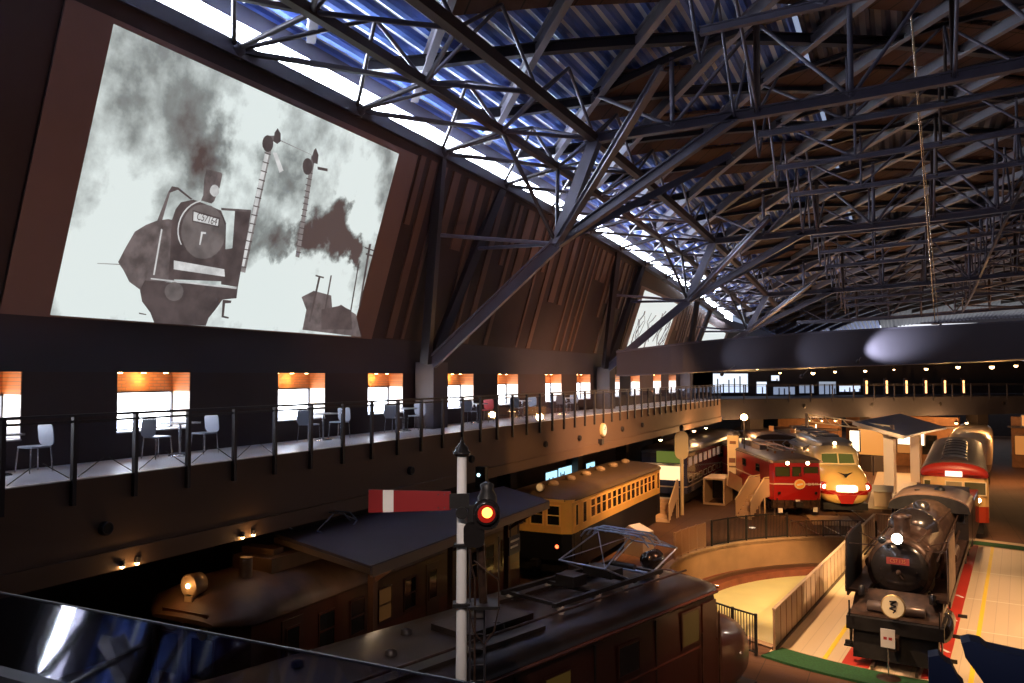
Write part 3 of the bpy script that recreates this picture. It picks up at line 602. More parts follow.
# brown acoustic panels in the diamonds between the diagonal girders
acm = brickmat('brown acoustic panels', (.10, .05, .040), (.09, .046, .037), (.022, .014, .012), 1, 1.45, .72, .025, .8, swap=(0, 0, pi/4), off=0)
def uv(u, v): return ((u+v)/2, (u-v)/2)     # u = x+y, v = x-y
U0 = 2.05; D = 4.275
cells = 0
def panel(i, j, wd=1):
    global cells
    u0 = U0+D*i+.22; u1 = U0+D*(i+1)-.22; v0 = -32.55+2.1+D*j+.22; v1 = v0+D*wd-.44
    pts = [uv(u0, v0), uv(u1, v0), uv(u1, v1), uv(u0, v1)]
    if min(p[0] for p in pts) < -10.2 or max(p[0] for p in pts) > 30 or min(p[1] for p in pts) < -13: return
    vs = [(x, y, zt(x, y)+.03) for x, y in pts]+[(x, y, zt(x, y)+.13) for x, y in pts]
    b = MB(); b.add(vs, [(0, 1, 2, 3), (7, 6, 5, 4), (0, 4, 5, 1), (1, 5, 6, 2), (2, 6, 7, 3), (3, 7, 4, 0)])
    o = b.build('acoustic_panel', acm); tag(o, 'brown gridded ceiling panel fixed between the diagonal roof beams', 'ceiling panel', 'brown ceiling panels'); cells += 1
for i in range(-2, 26):
    for j in range(-8, 26):
        if (i//2+j) % 3 == 0 or (i % 4 in (1, 2) and j % 2) or (i > 4 and (i+2*j) % 3 == 0) or (sum(uv(U0+D*i, -32.55+2.1+D*j)[:1]) > 1 and (i+j) % 2 == 0): panel(i, j)
# diagonal roof girders
rgd = thing('roof_grid', 'diagonal grid of dark steel roof beams above the trusses', 'roof frame', (0, 0, 0))
def clipline(f, t0, t1, step=G):
    """points of a diagonal inside the roof"""
    pts = []; t = t0
    while t <= t1+1e-6:
        x, y = f(t)
        pts.append((x, y)); t += step/2
    return [p for p in pts if -12.9 <= p[0] <= 33 and -14 <= p[1] <= 100]
def girder(pts, w, h, name, m, dz=.12):
    b = MB()
    P = [Vector((x, y, zt(x, y)+dz-h/2)) for x, y in pts]
    for p, q in zip(P[:-1], P[1:]): b.hsec(p, q, w, h, .025)
    return b.build(name, m, rgd)
whiteg = mat('pale grey beam paint', (.27, .26, .30), .4, .1)
for i in range(-4, 30):
    u = U0+D*i; pts = clipline(lambda t: uv(u, t), -32.55-D*24+G/2, -32.55+D*30)
    if len(pts) > 1: girder(pts, .2, .42, 'girder', whiteg if i < 40 else steel)
for j in range(-14, 20):
    v = -32.55+D*j; pts = clipline(lambda t: uv(t, v), U0-D*12, U0+D*30)
    if len(pts) > 1: girder(pts, .3, .3, 'cross_girder', steel_dk)
for x in (-12.75,):
    MB().loft([[Vector((x-.12, y, zt(x, y)-.1)), Vector((x+.12, y, zt(x, y)-.1)), Vector((x+.12, y, zt(x, y)+.3)), Vector((x-.12, y, zt(x, y)+.3))] for y in [-16+4*i for i in range(25)]], smooth=False).build('eaves_beam', steel, rgd)

# space frame along the wall edge
nk = range(-5, 12)
et = thing('edge_truss', 'dense steel truss along the top of the leaning wall beside the glazed strip', 'truss', (0, 0, 0))
def E_(k): y = Y0+G*k; return Vector((-12.83, y, zb(-12.83, y)))
def P_(k): y = Y0+G*k; return Vector((-10.7, y, zb(-10.7, y)))
def A_(k): y = Y0+G*(k+.5); return Vector((-8.55, y, zb(-8.55, y)))
def T1_(k): y = Y0+G*(k+.5); return Vector((-10.7, y, zt(-10.7, y)-.1))
def T2_(k): y = Y0+G*k; return Vector((-8.55, y, zt(-8.55, y)-.1))
def member(parent, p, q, w, name, m=steel, h=None):
    b = MB()
    if h == 'I': b.hsec(p, q, w, w*1.15, w*.16)
    elif h: b.bar(p, q, w, h)
    else: b.tube(p, q, w/2, n=7)
    return b.build(name, m, parent)
for k in nk:
    member(et, E_(k), E_(k+1), .3, 'bottom_chord', steel_dk, .34)
    member(et, P_(k), P_(k+1), .2, 'inner_chord', rust, .22)
    member(et, A_(k), A_(k+1), .24, 'longitudinal_chord', rust, .26)
    member(et, E_(k), P_(k), .13, 'brace', steel_dk); member(et, E_(k), P_(k+1), .13, 'brace', steel_dk, .1)
    member(et, E_(k), T1_(k), .11, 'strut', steel_dk); member(et, E_(k), T1_(k-1), .11, 'strut', steel_dk)
    member(et, P_(k), A_(k), .12, 'web', steel); member(et, P_(k), A_(k-1), .12, 'web', steel)
    member(et, P_(k), T1_(k), .1, 'riser', steel); member(et, P_(k), T1_(k-1), .1, 'riser', steel); member(et, P_(k), T2_(k), .1, 'riser', steel)
    member(et, A_(k), T2_(k), .1, 'diagonal', steel); member(et, A_(k), T2_(k+1), .1, 'diagonal', steel); member(et, A_(k), T1_(k), .1, 'diagonal', steel)
    MB().lathe(E_(k)-Vector((0, 0, .2)), (0, 0, 1), [(0, .12), (.15, .24), (.3, .24), (.4, .1)], 10).build('node', steel_dk, et)

# transverse trusses
ordn = ['nearest', 'second nearest', 'third nearest', 'fourth nearest', 'fifth nearest', 'sixth nearest', 'seventh nearest', 'eighth nearest', 'ninth nearest', 'tenth nearest']
def truss(Y, main, lab):
    t = thing('roof_truss', lab, 'truss', (-8.55, Y, 0))
    o = Vector((-8.55, Y, 0)); h = 2.1375
    far = Y > 50
    n = 17; xs = [-8.55+h*1.15*i for i in range(n)] if main else [-4.28+h*1.3*i for i in range(13)]
    B = [Vector((x, Y, zb(x, Y)+(0 if main else .75)))-o for x in xs]; T = [Vector((x, Y, zt(x, Y)-.15))-o for x in xs]
    w = .26 if main else .17
    for a, b in zip(B, B[1:]): member(t, a, b, w, 'bottom_chord', steel, 'I')
    for a, b in zip(T, T[1:]): member(t, a, b, w*.8, 'top_chord', steel_dk, 'I')
    for i in range(len(B)):
        if i: member(t, B[i], T[i], .15 if main else .1, 'post', steel if i % 2 else rust, 'I' if main and i % 2 == 0 else None)
        if i+1 < len(B): member(t, *((B[i], T[i+1]) if i % 2 else (T[i], B[i+1])), .12 if main else .09, 'diagonal', steel)
        # bracing to the neighbouring bay, down and forward
        if main and i < len(B)-1 and i > 0 and i % 2 == 0:
            x = xs[i]; member(t, B[i], Vector((x, Y+G, zt(x, Y+G)-.2))-o, .1, 'sway_brace', steel); member(t, B[i], Vector((x, Y-G, zt(x, Y-G)-.2))-o, .1, 'sway_brace', steel)
    return t
mains = [6.15+17.1*k for k in range(5)]+[85]
q_ = 0
ally = sorted([(6.15+4.275*k, (k % 4 == 0)) for k in range(-2, 17)])
_lt = iter(range(20))
def LT(): return next(_lt)
for y, mn in ally:
    truss(y, mn, ('%s main steel truss crossing the hall, with deep webs' % ordn[min(9, int((y+12)//17.1))]) if mn else 'light steel truss between the main trusses, %s of the light ones' % ('nearest one', 'second', 'third', 'fourth', 'fifth', 'sixth', 'seventh', 'eighth', 'ninth', 'tenth', 'eleventh', 'twelfth', 'thirteenth', 'farthest')[LT()])
# bottom layer longitudinal chords between trusses
for j, x in enumerate([-4.28, 4.28, 8.55, 12.8]):
    lc = thing('longitudinal_truss', 'steel truss running lengthwise under the roof, %s from the left wall' % ordn[j].replace(' nearest', '').replace('nearest', 'first'), 'truss', (x, 0, 0))
    ys = [6.15+G*k for k in range(-2, 17)]
    for k, (a, c) in enumerate(zip(ys, ys[1:])):
        if j: member(lc, Vector((0, a, zb(x, a))), Vector((0, c, zb(x, c))), .1, 'bottom_chord', steel, .11)
        m_ = (a+c)/2; member(lc, Vector((0, a, zb(x, a))), Vector((0, m_, zt(x, m_)-.2)), .09, 'diagonal', steel); member(lc, Vector((0, c, zb(x, c))), Vector((0, m_, zt(x, m_)-.2)), .09, 'diagonal', steel)
        if j == 0: continue
        if k % 2: member(lc, Vector((0, a, zb(x, a))), Vector((G*.98, c, zb(x+G, c))), .12, 'plan_brace', steel)
        else: member(lc, Vector((0, c, zb(x, c))), Vector((G*.98, a, zb(x+G, a))), .12, 'plan_brace', steel)

# raking columns against the wall
for i, Y in enumerate((23.25, 40.35, 57.45)):
    dz = drop(Y)
    c = thing('raking_column', '%s branching steel column rising from the balcony to the roof' % ordn[i], 'column', (-13.85, Y, 6.1))
    o = Vector((-13.85, Y, 6.1)); k = int(round((Y-21.11)/G))+2
    MB().b2((-.5, -1.2, 0), (.2, -.3, 2.15)).build('base_box', mat('column casing', (.10, .085, .10), .6), c)
    N = Vector((-9.85, Y, 12.05+dz*.6))
    b0 = Vector((-13.75, Y-1.2, 8.2))
    member(c, b0-o, N-o, .34, 'raking_strut', steel, 'I')
    member(c, N-o, Vector((-8.5, Y, zb(-8.55, Y)))-o, .34, 'upper_strut', steel, .34)
    for s in (-.5, .5):
        Ey = Y+G*s; e = Vector((-12.83, Ey, zb(-12.83, Ey))); member(c, b0+Vector((-.1, .3*s, 0))-o, e-o, .24, 'wall_leg', steel_dk, .3)
        mid = b0.lerp(e, .62); member(c, N-o, mid-o, .13, 'tie', steel)
    member(c, N-o, Vector((-4.2, Y, zb(-4.28, Y)))-o, .26, 'branch', steel, 'I')
    for s in (-1, 1): member(c, N-o, Vector((-5.2, Y+G*s, zb(-5.2, Y)+(0.75 if False else .1)))-o, .2, 'branch', steel, 'I')
    for s in (-.5, .5): ey = Y+G*s; member(c, N-o, Vector((-10.7, ey, zb(-10.7, ey)))-o, .14, 'small_branch', steel_dk)
# thin cables hanging from the roof
for i, (x0, y0, x1, y1) in enumerate(((.33, 25.8, 1.11, 36.1),)):
    c = thing('hanging_cable', 'thin pale cable hanging from the roof to the gallery edge', 'cable', (x1, y1, 9.9)); MB().tube((0, 0, 0), (x0-x1, y0-y1, zt(x0, y0)-10), .022, n=5).tube((.12, 0, 0), (x0-x1+.02, y0-y1, zt(x0, y0)-10), .012, n=5).build('cable', chrome, c)
    MB().lathe((0, 0, -.05), (0, 0, 1), [(0, .12), (.06, .2), (.1, .05)], 10).tube((-.5, 0, .02), (.6, 0, .02), .03).build('bracket', steel, c)
# unseen glazed strip assumed on the right, added as fill light for the trusses
for i, (a, c) in enumerate(zip(gy, gy[1:])):
    wo = MB().b2((33.6, a, 13.6+drop(a)), (33.75, a+.15, 16.2+drop(a))).build('window_right_%d' % (i+1), steel_dk, kind='structure')
    MB().add([(33.7, a, 13.6+drop(a)), (33.7, c, 13.6+drop(c)), (33.7, c, 16.2+drop(c)), (33.7, a, 16.2+drop(a))], [(0, 1, 2, 3)]).build('pane', emis('right daylight', (.75, .78, 1), .8), wo)
# ------------------------------------------------------------------ rolling stock (local frame: x right, y towards the rear, z up, nose at y = 0)
def ring(y, hw, z0, ze, zr, k=10, sl=0):
    pts = [Vector((-hw, y, z0)), Vector((-hw, y+sl*.5, (z0+ze)/2)), Vector((-hw, y+sl, ze))]
    for i in range(1, k): a = pi-pi*i/k; pts.append(Vector((hw*cos(a), y+sl*1.02, ze+(zr-ze)*sin(a)**.8)))
    return pts+[Vector((hw, y+sl, ze)), Vector((hw, y+sl*.5, (z0+ze)/2)), Vector((hw, y, z0))]
def roofring(y, hw, ze, zr, k=12, p=.8, lip=.04):
    return [Vector((-hw-lip, y, ze-.03))]+[Vector(((hw+lip)*cos(pi-pi*i/k), y, ze+(zr-ze)*max(0, sin(pi-pi*i/k))**p)) for i in range(k+1)]+[Vector((hw+lip, y, ze-.03))]
def bogie(t, y, wb=2.2, r=.43, nm='bogie'):
    g = MB()
    for s in (-1, 1):
        g.b2((s*.95-.06, y-wb/2-.5, .4), (s*.95+.06, y+wb/2+.5, .66)); g.b2((s*.95-.12, y-.3, .66), (s*.95+.12, y+.3, .95))
        for q in (-1, 1): g.b2((s*.95-.12, y+q*wb/2-.16, .28), (s*.95+.14, y+q*wb/2+.16, .6))
    g.b2((-.9, y-.25, .45), (.9, y+.25, .7)); o = g.build(nm, black, t)
    for q in (-1, 1):
        wl = MB()
        for s in (-1, 1): wl.lathe((s*.56-s*0, y+q*wb/2, r), (s, 0, 0), [(0, r+.03), (.03, r+.03), (.04, r), (.13, r), (.13, r*.5)], 20)
        wl.tube((-.7, y+q*wb/2, r), (.7, y+q*wb/2, r), .08); wl.build('wheelset', iron, o)
def pane(t, c, w, h, face, m=glass_dk, fm=None, name='window', fr=.04, rot=None):
    """window on a face: 'R','L' side or 'F' front"""
    x, y, z = c; f = MB(); g = MB()
    if face in 'RL':
        s = 1 if face == 'R' else -1
        f.b2((x-.01, y-w/2-fr, z-h/2-fr), (x+s*.015, y-w/2, z+h/2+fr)).b2((x-.01, y+w/2, z-h/2-fr), (x+s*.015, y+w/2+fr, z+h/2+fr)).b2((x-.01, y-w/2, z+h/2), (x+s*.015, y+w/2, z+h/2+fr)).b2((x-.01, y-w/2, z-h/2-fr), (x+s*.015, y+w/2, z-h/2))
        g.b2((x-.01, y-w/2, z-h/2), (x+s*.006, y+w/2, z+h/2))
    else:
        f.b2((x-w/2-fr, y-.015, z-h/2-fr), (x-w/2, y+.02, z+h/2+fr)).b2((x+w/2, y-.015, z-h/2-fr), (x+w/2+fr, y+.02, z+h/2+fr)).b2((x-w/2, y-.015, z+h/2), (x+w/2, y+.02, z+h/2+fr)).b2((x-w/2, y-.015, z-h/2-fr), (x+w/2, y+.02, z-h/2))
        g.b2((x-w/2, y-.006, z-h/2), (x+w/2, y+.02, z+h/2))
    o = f.build(name, fm or black, t); g.build('pane', m, o); return o
def lamp_round(t, c, r, m, ax=(0, -1, 0), name='headlight', case=black, L=.12):
    o = MB().lathe(c, ax, [(-.02, r*.9), (L*.6, r*1.15), (L, r*1.15), (L, r)], 16).build(name, case, t)
    MB().lathe(Vector(c)+Vector(ax).normalized()*(L+.002), ax, [(-.03, r), (.0, r), (.02, r*.6)], 16).build('lens', m, o); return o
def pantograph(t, y, z, w=.8, s=1.0, up=.9):
    o = MB(); 
    for sx in (-w/2, w/2): o.tube((sx, y-.6, z), (sx, y+.6, z), .025, n=5)
    for sy in (-.6, .6): o.tube((-w/2, y+sy, z), (w/2, y+sy, z), .025, n=5)
    for sx in (-w/2, w/2):
        for sy in (-1, 1): o.tube((sx, y+sy*.35, z), (sx*.9, y+sy*1.05*s, z+up*.5), .018, n=5); o.tube((sx*.9, y+sy*1.05*s, z+up*.5), (sx*.8, y+sy*.12, z+up), .015, n=5)
    p = o.build('pantograph_frame', mat('pantograph tube', (.30, .33, .42), .35, .6), t)
    h = MB()
    for q in (-.14, .14): h.path([(-w*.95, y+q, z+up-.12), (-w*.75, y+q, z+up+.02), (w*.75, y+q, z+up+.02), (w*.95, y+q, z+up-.12)], .02, 5)
    h.build('contact_strip', mat('pantograph tube', (.30, .33, .42), .35, .6), p); return p
def insulators(t, pts, m=None, r=.06, h=.2):
    for p in pts:
        pr = [(0, r)]
        for k in range(4): pr += [(h*(k+.3)/4, r*1.4), (h*(k+.6)/4, r*.8)]
        MB().lathe(p, (0, 0, 1), pr+[(h, r*.7)], 10).build('insulator', m or mat('brown porcelain', (.20, .09, .05), .2), t)

# --- steam locomotive on the turntable
RHr = radians(RH); fr = pc(RHr-pi, PR-.0, .17); lx = -.35
sl = thing('steam_locomotive', 'black steam locomotive with lit headlight, red number plate and round headmark on the turntable', 'locomotive', (fr[0]+cos(DA)*lx, fr[1]+sin(DA)*lx, .17), DA)
b = MB(); b.lathe((0, 1.5, 2.45), (0, 1, 0), [(0, .72), (.06, .84), (.1, .92), (2.0, .92), (2.05, .90), (9.2, .95)], 32); b.build('boiler', iron, sl)
sd = MB().lathe((0, 1.52, 2.45), (0, -1, 0), [(0, .80), (.05, .78), (.14, .62), (.2, .3), (.22, .08)], 32).build('smokebox_door', blackg, sl)
MB().lathe((0, 1.30, 2.42), (0, -1, 0), [(0, .07), (.1, .05), (.16, .02)], 10).bar((0, 1.2, 2.42), (.14, 1.18, 2.25), .03, .03).bar((-.5, 1.38, 2.45), (.5, 1.38, 2.45), .05, .04).build('door_handle', iron, sd)
pl = MB().box((0, 1.20, 2.76), (.62, .03, .19)).build('number_plate', emis('red number plate', (.8, .05, .02), .35), sl); text('C57 135', .15, (0, 1.182, 2.76), (pi/2, 0, 0), brass, pl, 'number', .004, .82)
MB().lathe((0, 2.35, 3.2), (0, 0, 1), [(0, .34), (.08, .27), (.2, .235), (.62, .235), (.66, .27), (.74, .27), (.74, .2), (.6, .19)], 22).build('chimney', iron, sl)
lamp_round(sl, (.0, 1.38, 3.42), .15, bulb_c, name='headlight', L=.22); MB().b2((-.08, 1.3, 3.2), (.08, 1.5, 3.34)).build('lamp_bracket', black, sl)
lamp_round(sl, (-.44, 1.42, 3.32), .10, glass_dk, name='small_headlight', L=.16)
point((fr[0]+cos(DA)*lx, fr[1]+.9, 3.7), 60, (1, .85, .68), .06)
MB().lathe((0, 4.9, 3.1), (0, 0, 1), [(0, .80), (.25, .76), (.46, .62), (.62, .36), (.68, .05)], 26).build('dome', blackg, sl)
MB().lathe((0, 7.6, 3.3), (0, 0, 1), [(0, .3), (.25, .28), (.35, .15), (.37, .02)], 18).build('safety_valve_cover', blackg, sl)
for s, nm in ((-1, 'left'), (1, 'right')):
    d = MB(); X = s*1.36
    poly = [(.55, 1.85), (.75, 3.3), (1.0, 3.42), (3.2, 3.42), (3.35, 3.3), (3.35, 1.85)]
    d.prism([(a, z) for a, z in poly], (X-.012, 0, 0), (X+.012, 0, 0), (0, 1, 0), (0, 0, 1)); dd = d.build('smoke_deflector', black if s < 0 else mat('dusty deflector', (.20, .13, .08), .5, .3, var=.3, vs=3), sl)  # right deflector brown, left one black
    d = MB(); d.tube((X, .6, 1.9), (X, .78, 3.35), .03).path([(X, .78, 3.35), (X, .95, 3.47), (X, 3.2, 3.47)], .025).build('edge_rail', iron, dd)
    MB().bar((X, 1.0, 3.2), (s*.7, 1.7, 3.05), .03, .03).bar((X, 2.8, 3.2), (s*.75, 2.8, 3.0), .03, .03).build('stay', iron, dd)
    r_ = MB(); r_.b2((s*.85, .9, 1.78), (s*1.38, 10.4, 1.86)); r_.b2((s*1.34, .9, 1.66), (s*1.4, 10.4, 1.86)); r_.build('running_board', iron, sl)
    c_ = MB(); c_.lathe((s*1.05, 1.1, .95), (0, 1, 0), [(0, .3), (.04, .38), (1.25, .38), (1.3, .3)], 18); c_.lathe((s*1.05, 1.1, 1.45), (0, 1, 0), [(0, .16), (1.25, .2)], 12); c_.b2((s*.72, 1.2, .85), (s*1.1, 2.3, 1.75)); c_.build('cylinder', blackg, sl)
    w_ = []
    for i, (y, r) in enumerate(((2.9, .47), (4.3, .47), (6.0, .87), (7.9, .87), (9.8, .87), (11.4, .5))):
        g = MB(); X2 = s*.62; g.lathe((X2, y, r+.0), (s, 0, 0), [(0, r+.03), (.03, r+.03), (.035, r), (.13, r), (.13, r-.09), (.06, r-.09)], 26)
        for k in range(10): a = 2*pi*k/10; g.bar((X2+s*.09, y, r), (X2+s*.09, y+cos(a)*(r-.06), r+sin(a)*(r-.06)), .05, .06)
        g.lathe((X2+s*.02, y, r), (s, 0, 0), [(0, .12), (.2, .1)], 12); g.build('driving_wheel' if r > .6 else 'small_wheel', iron, sl)
    MB().bar((s*.92, 6.0, .6), (s*.92, 9.8, .6), .05, .14).bar((s*.98, 2.4, .95), (s*.98, 7.9, .6), .05, .12).bar((s*1.02, 4.2, 1.2), (s*1.02, 6.2, 1.45), .05, .08).build('side_rod', chrome, sl)
    p_ = MB(); p_.path([(s*1.0, 1.7, 2.75), (s*1.02, 10.3, 2.8)], .03, 6).path([(s*.9, 2.6, 2.1), (s*1.05, 5, 2.05), (s*1.05, 10.3, 2.2)], .045, 6); p_.build('handrail', iron, sl)
    if s > 0: MB().path([(.45, 1.9, 3.2), (.6, 5, 3.15), (.75, 10, 3.05)], .06, 7).path([(.7, 2.4, 3.0), (.95, 4, 2.2), (1.0, 6, 2.0)], .05, 7).lathe((1.12, 3.6, 2.2), (0, 0, 1), [(-.45, .2), (.45, .2), (.5, .12)], 14).lathe((1.1, 5.4, 2.15), (0, 1, 0), [(0, .2), (1.6, .2)], 14).build('pipework', iron, sl)
    else: MB().lathe((-1.08, 3.4, 2.15), (0, 1, 0), [(0, .2), (1.8, .2)], 14).path([(-.5, 2, 3.15), (-.65, 5, 3.1), (-.8, 10, 3.0)], .05, 7).build('pipework', iron, sl)
f = MB(); f.b2((-1.28, .12, .92), (1.28, .3, 1.28)).b2((-1.28, .3, 1.24), (1.28, 1.3, 1.3)); f.build('buffer_beam', black, sl)
MB().prism([(.3, 1.3), (.5, 1.34), (1.35, 1.85), (1.35, 1.3)], (-1.2, 0, 0), (1.2, 0, 0), (0, 1, 0), (0, 0, 1)).build('front_deck', iron, sl)
MB().lathe((-.78, .62, 1.52), (1, 0, 0), [(0, .1), (.02, .15), (1.54, .15), (1.56, .1)], 16).build('feedwater_heater', mat('satin iron', (.20, .15, .13), .28, .6), sl)
for s in (-.95, .95): MB().lathe((s, .8, 1.75), (0, 0, 1), [(0, .1), (.22, .1), (.28, .05)], 12).build('lubricator', blackg, sl)
MB().b2((-.16, -.22, .62), (.16, .14, .95)).lathe((0, -.3, .78), (0, 0, 1), [(-.16, .11), (.16, .11)], 12).build('coupler', iron, sl)
for s in (-1, 1): MB().prism([(.25, .15), (.45, .15), (.5, .92), (.3, .92)], (s*.85-.03, 0, 0), (s*.85+.03, 0, 0), (0, 1, 0), (0, 0, 1)).build('rail_guard', black, sl); MB().bar((s*1.2, .4, .4), (s*1.2, .4, .95), .3, .03).b2((s*1.2-.18, .25, .36), (s*1.2+.18, .5, .4)).build('step', black, sl); MB().b2((s*1.2-.1, .02, .5), (s*1.2+.1, .12, .6)).build('step_plate', black, sl); MB().tube((s*1.18, .05, 1.28), (s*1.18, .05, 1.75), .02).build('marker_rod', black, sl)
hm = MB().lathe((.0, .08, 1.72), (0, -1, .12), [(-.03, .33), (.02, .33), (.03, .30)], 28).build('headmark', brass, sl)
h2 = MB().lathe((.0, .05, 1.724), (0, -1, .12), [(0, .295), (.012, .295)], 28).build('headmark_face', mat('cream enamel', (.85, .72, .45), .35), hm)
hh = MB(); zc = 1.73
MB().prism([(.2, .12), (.32, .1), (.75, .1), (.75, .95), (.3, .95)], (-1.12, 0, 0), (1.12, 0, 0), (0, 1, 0), (0, 0, 1)).b2((-1.0, .75, .2), (1.0, 2.6, 1.0)).build('pilot_frame', black, sl)
hh.path([(-.09, .03, zc+.14), (.09, .03, zc+.16), (-.07, .03, zc+.06), (.08, .03, zc+.02), (-.09, .03, zc-.05), (.07, .03, zc-.1), (0, .03, zc-.17)], .022, 5); hh.build('emblem', black, hm)
for i in range(7): a = pi+pi*.2+pi*.6*i/6; MB().box((.24*cos(a), .035, zc+.24*sin(a)), (.035, .01, .05)).build('emblem_letter', mat('dark red lettering', (.35, .04, .03), .5), hm)
cb = MB(); cb.b2((-1.38, 10.4, 1.5), (-1.34, 12.8, 3.02)).b2((1.34, 10.4, 1.5), (1.38, 12.8, 3.02)).b2((-1.34, 10.4, 1.5), (1.34, 10.46, 3.0)); cb.build('cab', blackg, sl)
cr2 = MB(); cr2.loft([roofring(10.1, 1.42, 3.0, 3.58), roofring(13.2, 1.42, 3.0, 3.58)]); cr2.build('cab_roof', mat('cab roof dust', (.22, .13, .09), .4, .2, var=.2, vs=1.5), sl)
MB().loft([roofring(10.05, 1.43, 2.94, 3.54), roofring(10.12, 1.43, 2.94, 3.54)]).build('cab_visor', black, sl)
for s in (-1, 1): pane(sl, (s*.98, 10.4, 2.75), .5, .45, 'F')
MB().lathe((.3, 11.6, 3.52), (0, 0, 1), [(0, .2), (.12, .2), (.2, .05)], 14).lathe((-.5, 11.2, 3.48), (0, 0, 1), [(0, .1), (.1, .1)], 10).build('roof_vent', black, sl)
td = MB(); td.b2((-1.38, 13.1, 1.1), (1.38, 19.0, 2.75)); td.build('tender', blackg, sl, bevel=.05); MB().b2((-1.1, 13.6, 2.7), (1.1, 17, 3.1)).build('coal_bunker', black, sl)
bogie(sl, 14.6, 1.7); bogie(sl, 17.6, 1.7)
sl.scale = (.91, .97, .93)
# small stand with a white card in front of the engine
st = thing('sign_stand', 'small white card on a thin stand in front of the steam locomotive', 'sign', (fr[0]+cos(DA)*lx-.12, fr[1]-.35, .06), DA)
MB().lathe((0, 0, 0), (0, 0, 1), [(0, .3), (.03, .28), (.05, .05)], 20).build('base', iron, st); MB().tube((0, 0, .04), (0, 0, .9), .018).build('pole', chrome, st)
c_ = MB().b2((-.17, -.03, .78), (.17, 0, 1.25)).build('card', white, st); MB().b2((-.1, -.034, .98), (-.02, -.03, 1.05)).b2((.02, -.034, .98), (.1, -.03, 1.05)).build('print', red, c_)

def emblem_round(t, c, r, cols, name='headmark'):
    o = MB().lathe(c, (0, -1, 0), [(-.02, r), (.03, r), (.035, r*.9)], 22).build(name, cols[0], t)
    MB().lathe((c[0], c[1]-.036, c[2]), (0, -1, 0), [(0, r*.78), (.006, r*.78)], 22).build('emblem', cols[1], o)
    MB().bar((c[0]-r*.55, c[1]-.046, c[2]-r*.15), (c[0]+r*.55, c[1]-.046, c[2]+r*.1), .01, r*.35).build('emblem_letter', cols[2], o); return o

def aim(c):      # rotation whose local +y points away from the pit centre
    return -atan2(c[0]-PC.x, c[1]-PC.y)
# --- red electric locomotive
c0 = (-5.45, 46.75, 0); er = thing('electric_locomotive', 'red electric locomotive with white stripe, two lit lamps and round headmark beside the cream express', 'locomotive', c0, aim(c0))
redm = bands('red engine livery', [(0, (.36, .012, .012)), (1.98, (.75, .62, .5)), (2.06, (.36, .012, .012))], .28)
b = MB()
b.loft([[Vector((-1.25, .14, 1.05)), Vector((-1.27, 0, 2.1)), Vector((-1.22, .14, 3.35)), Vector((1.22, .14, 3.35)), Vector((1.27, 0, 2.1)), Vector((1.25, .14, 1.05))], [Vector((-1.40, .4, 1.05)), Vector((-1.42, .35, 2.1)), Vector((-1.40, .5, 3.35)), Vector((1.40, .5, 3.35)), Vector((1.42, .35, 2.1)), Vector((1.40, .4, 1.05))], [Vector((-1.4, 13.8, 1.05)), Vector((-1.42, 13.8, 2.1)), Vector((-1.4, 13.8, 3.35)), Vector((1.4, 13.8, 3.35)), Vector((1.42, 13.8, 2.1)), Vector((1.4, 13.8, 1.05))]], smooth=False)
b.build('body', redm, er)
MB().loft([roofring(.1, 1.3, 3.32, 3.5, lip=.0), roofring(.6, 1.4, 3.35, 3.66), roofring(13.6, 1.4, 3.35, 3.66)]).build('roof', mat('sooty roof', (.10, .075, .07), .45, .2, var=.25, vs=3), er)
MB().b2((-1.42, .05, 3.3), (-1.3, 13.7, 3.42)).b2((1.3, .05, 3.3), (1.42, 13.7, 3.42)).build('gutter', mat('pale gutter', (.5, .35, .3), .4), er)
for x, wv in ((-.78, .72), (.0, .42), (.78, .72)): pane(er, (x, .07, 2.78), wv, .5, 'F', mat('greenish cab glass', (.05, .06, .025), .12), black)
for s in (-.55, .55): lamp_round(er, (s, .05, 3.3), .11, emis('engine lamp', (1, .62, .28), 16), L=.14, case=redm)
for s in (-1, 1): lamp_round(er, (s*1.0, .0, 1.5), .07, glass_dk, L=.05, name='tail_lamp')
emblem_round(er, (.12, -.03, 2.03), .30, (cream, mat('orange enamel', (.85, .40, .05), .4), white))
text('ED 75 775', .22, (.86, -.02, 2.02), (pi/2, 0, 0), white, er, 'number', .006, .62)
for y in (2.6, 5.5, 8.4, 11.2): pane(er, (-1.42, y, 2.72), .7, .42, 'L'); pane(er, (1.42, y, 2.72), .7, .42, 'R')
for y in (4.0, 6.9): MB().b2((-1.44, y-.5, 1.3), (-1.42, y+.5, 1.9)).build('louvre', mat('dark red louvre', (.16, .01, .01), .4), er)
MB().b2((-1.3, .15, .55), (1.3, .5, 1.1)).build('skirt', iron, er); MB().b2((-.2, -.35, .7), (.2, .2, 1.0)).build('coupler', black, er)
for x, z in ((-.95, .45), (0, .95), (.95, .5)): MB().b2((x-.12, -.05, z-.13), (x+.12, -.02, z+.15)).build('card', white, er)
for s in (-1, 1): MB().path([(s*1.1, .0, .3), (s*1.1, 0, 1.2)], .03).build('hose', iron, er); MB().path([(s*.7, 0, .5), (s*.7, -.05, 1.1)], .03).build('hose', iron, er)
bogie(er, 3.0, 2.5); bogie(er, 10.8, 2.5)
pantograph(er, 3.0, 3.85, 1.1, 1.0, .55); pantograph(er, 11, 3.85, 1.1, 1.0, .55); insulators(er, [(x, y, 3.6) for x in (-.5, .5) for y in (2.3, 3.7, 5.2, 6.4)])
MB().b2((-.7, 4.6, 3.62), (.7, 6.4, 3.95)).b2((-.6, 7.2, 3.62), (.6, 9.2, 4.0)).build('roof_box', mat('grey roof box', (.22, .18, .18), .4), er)
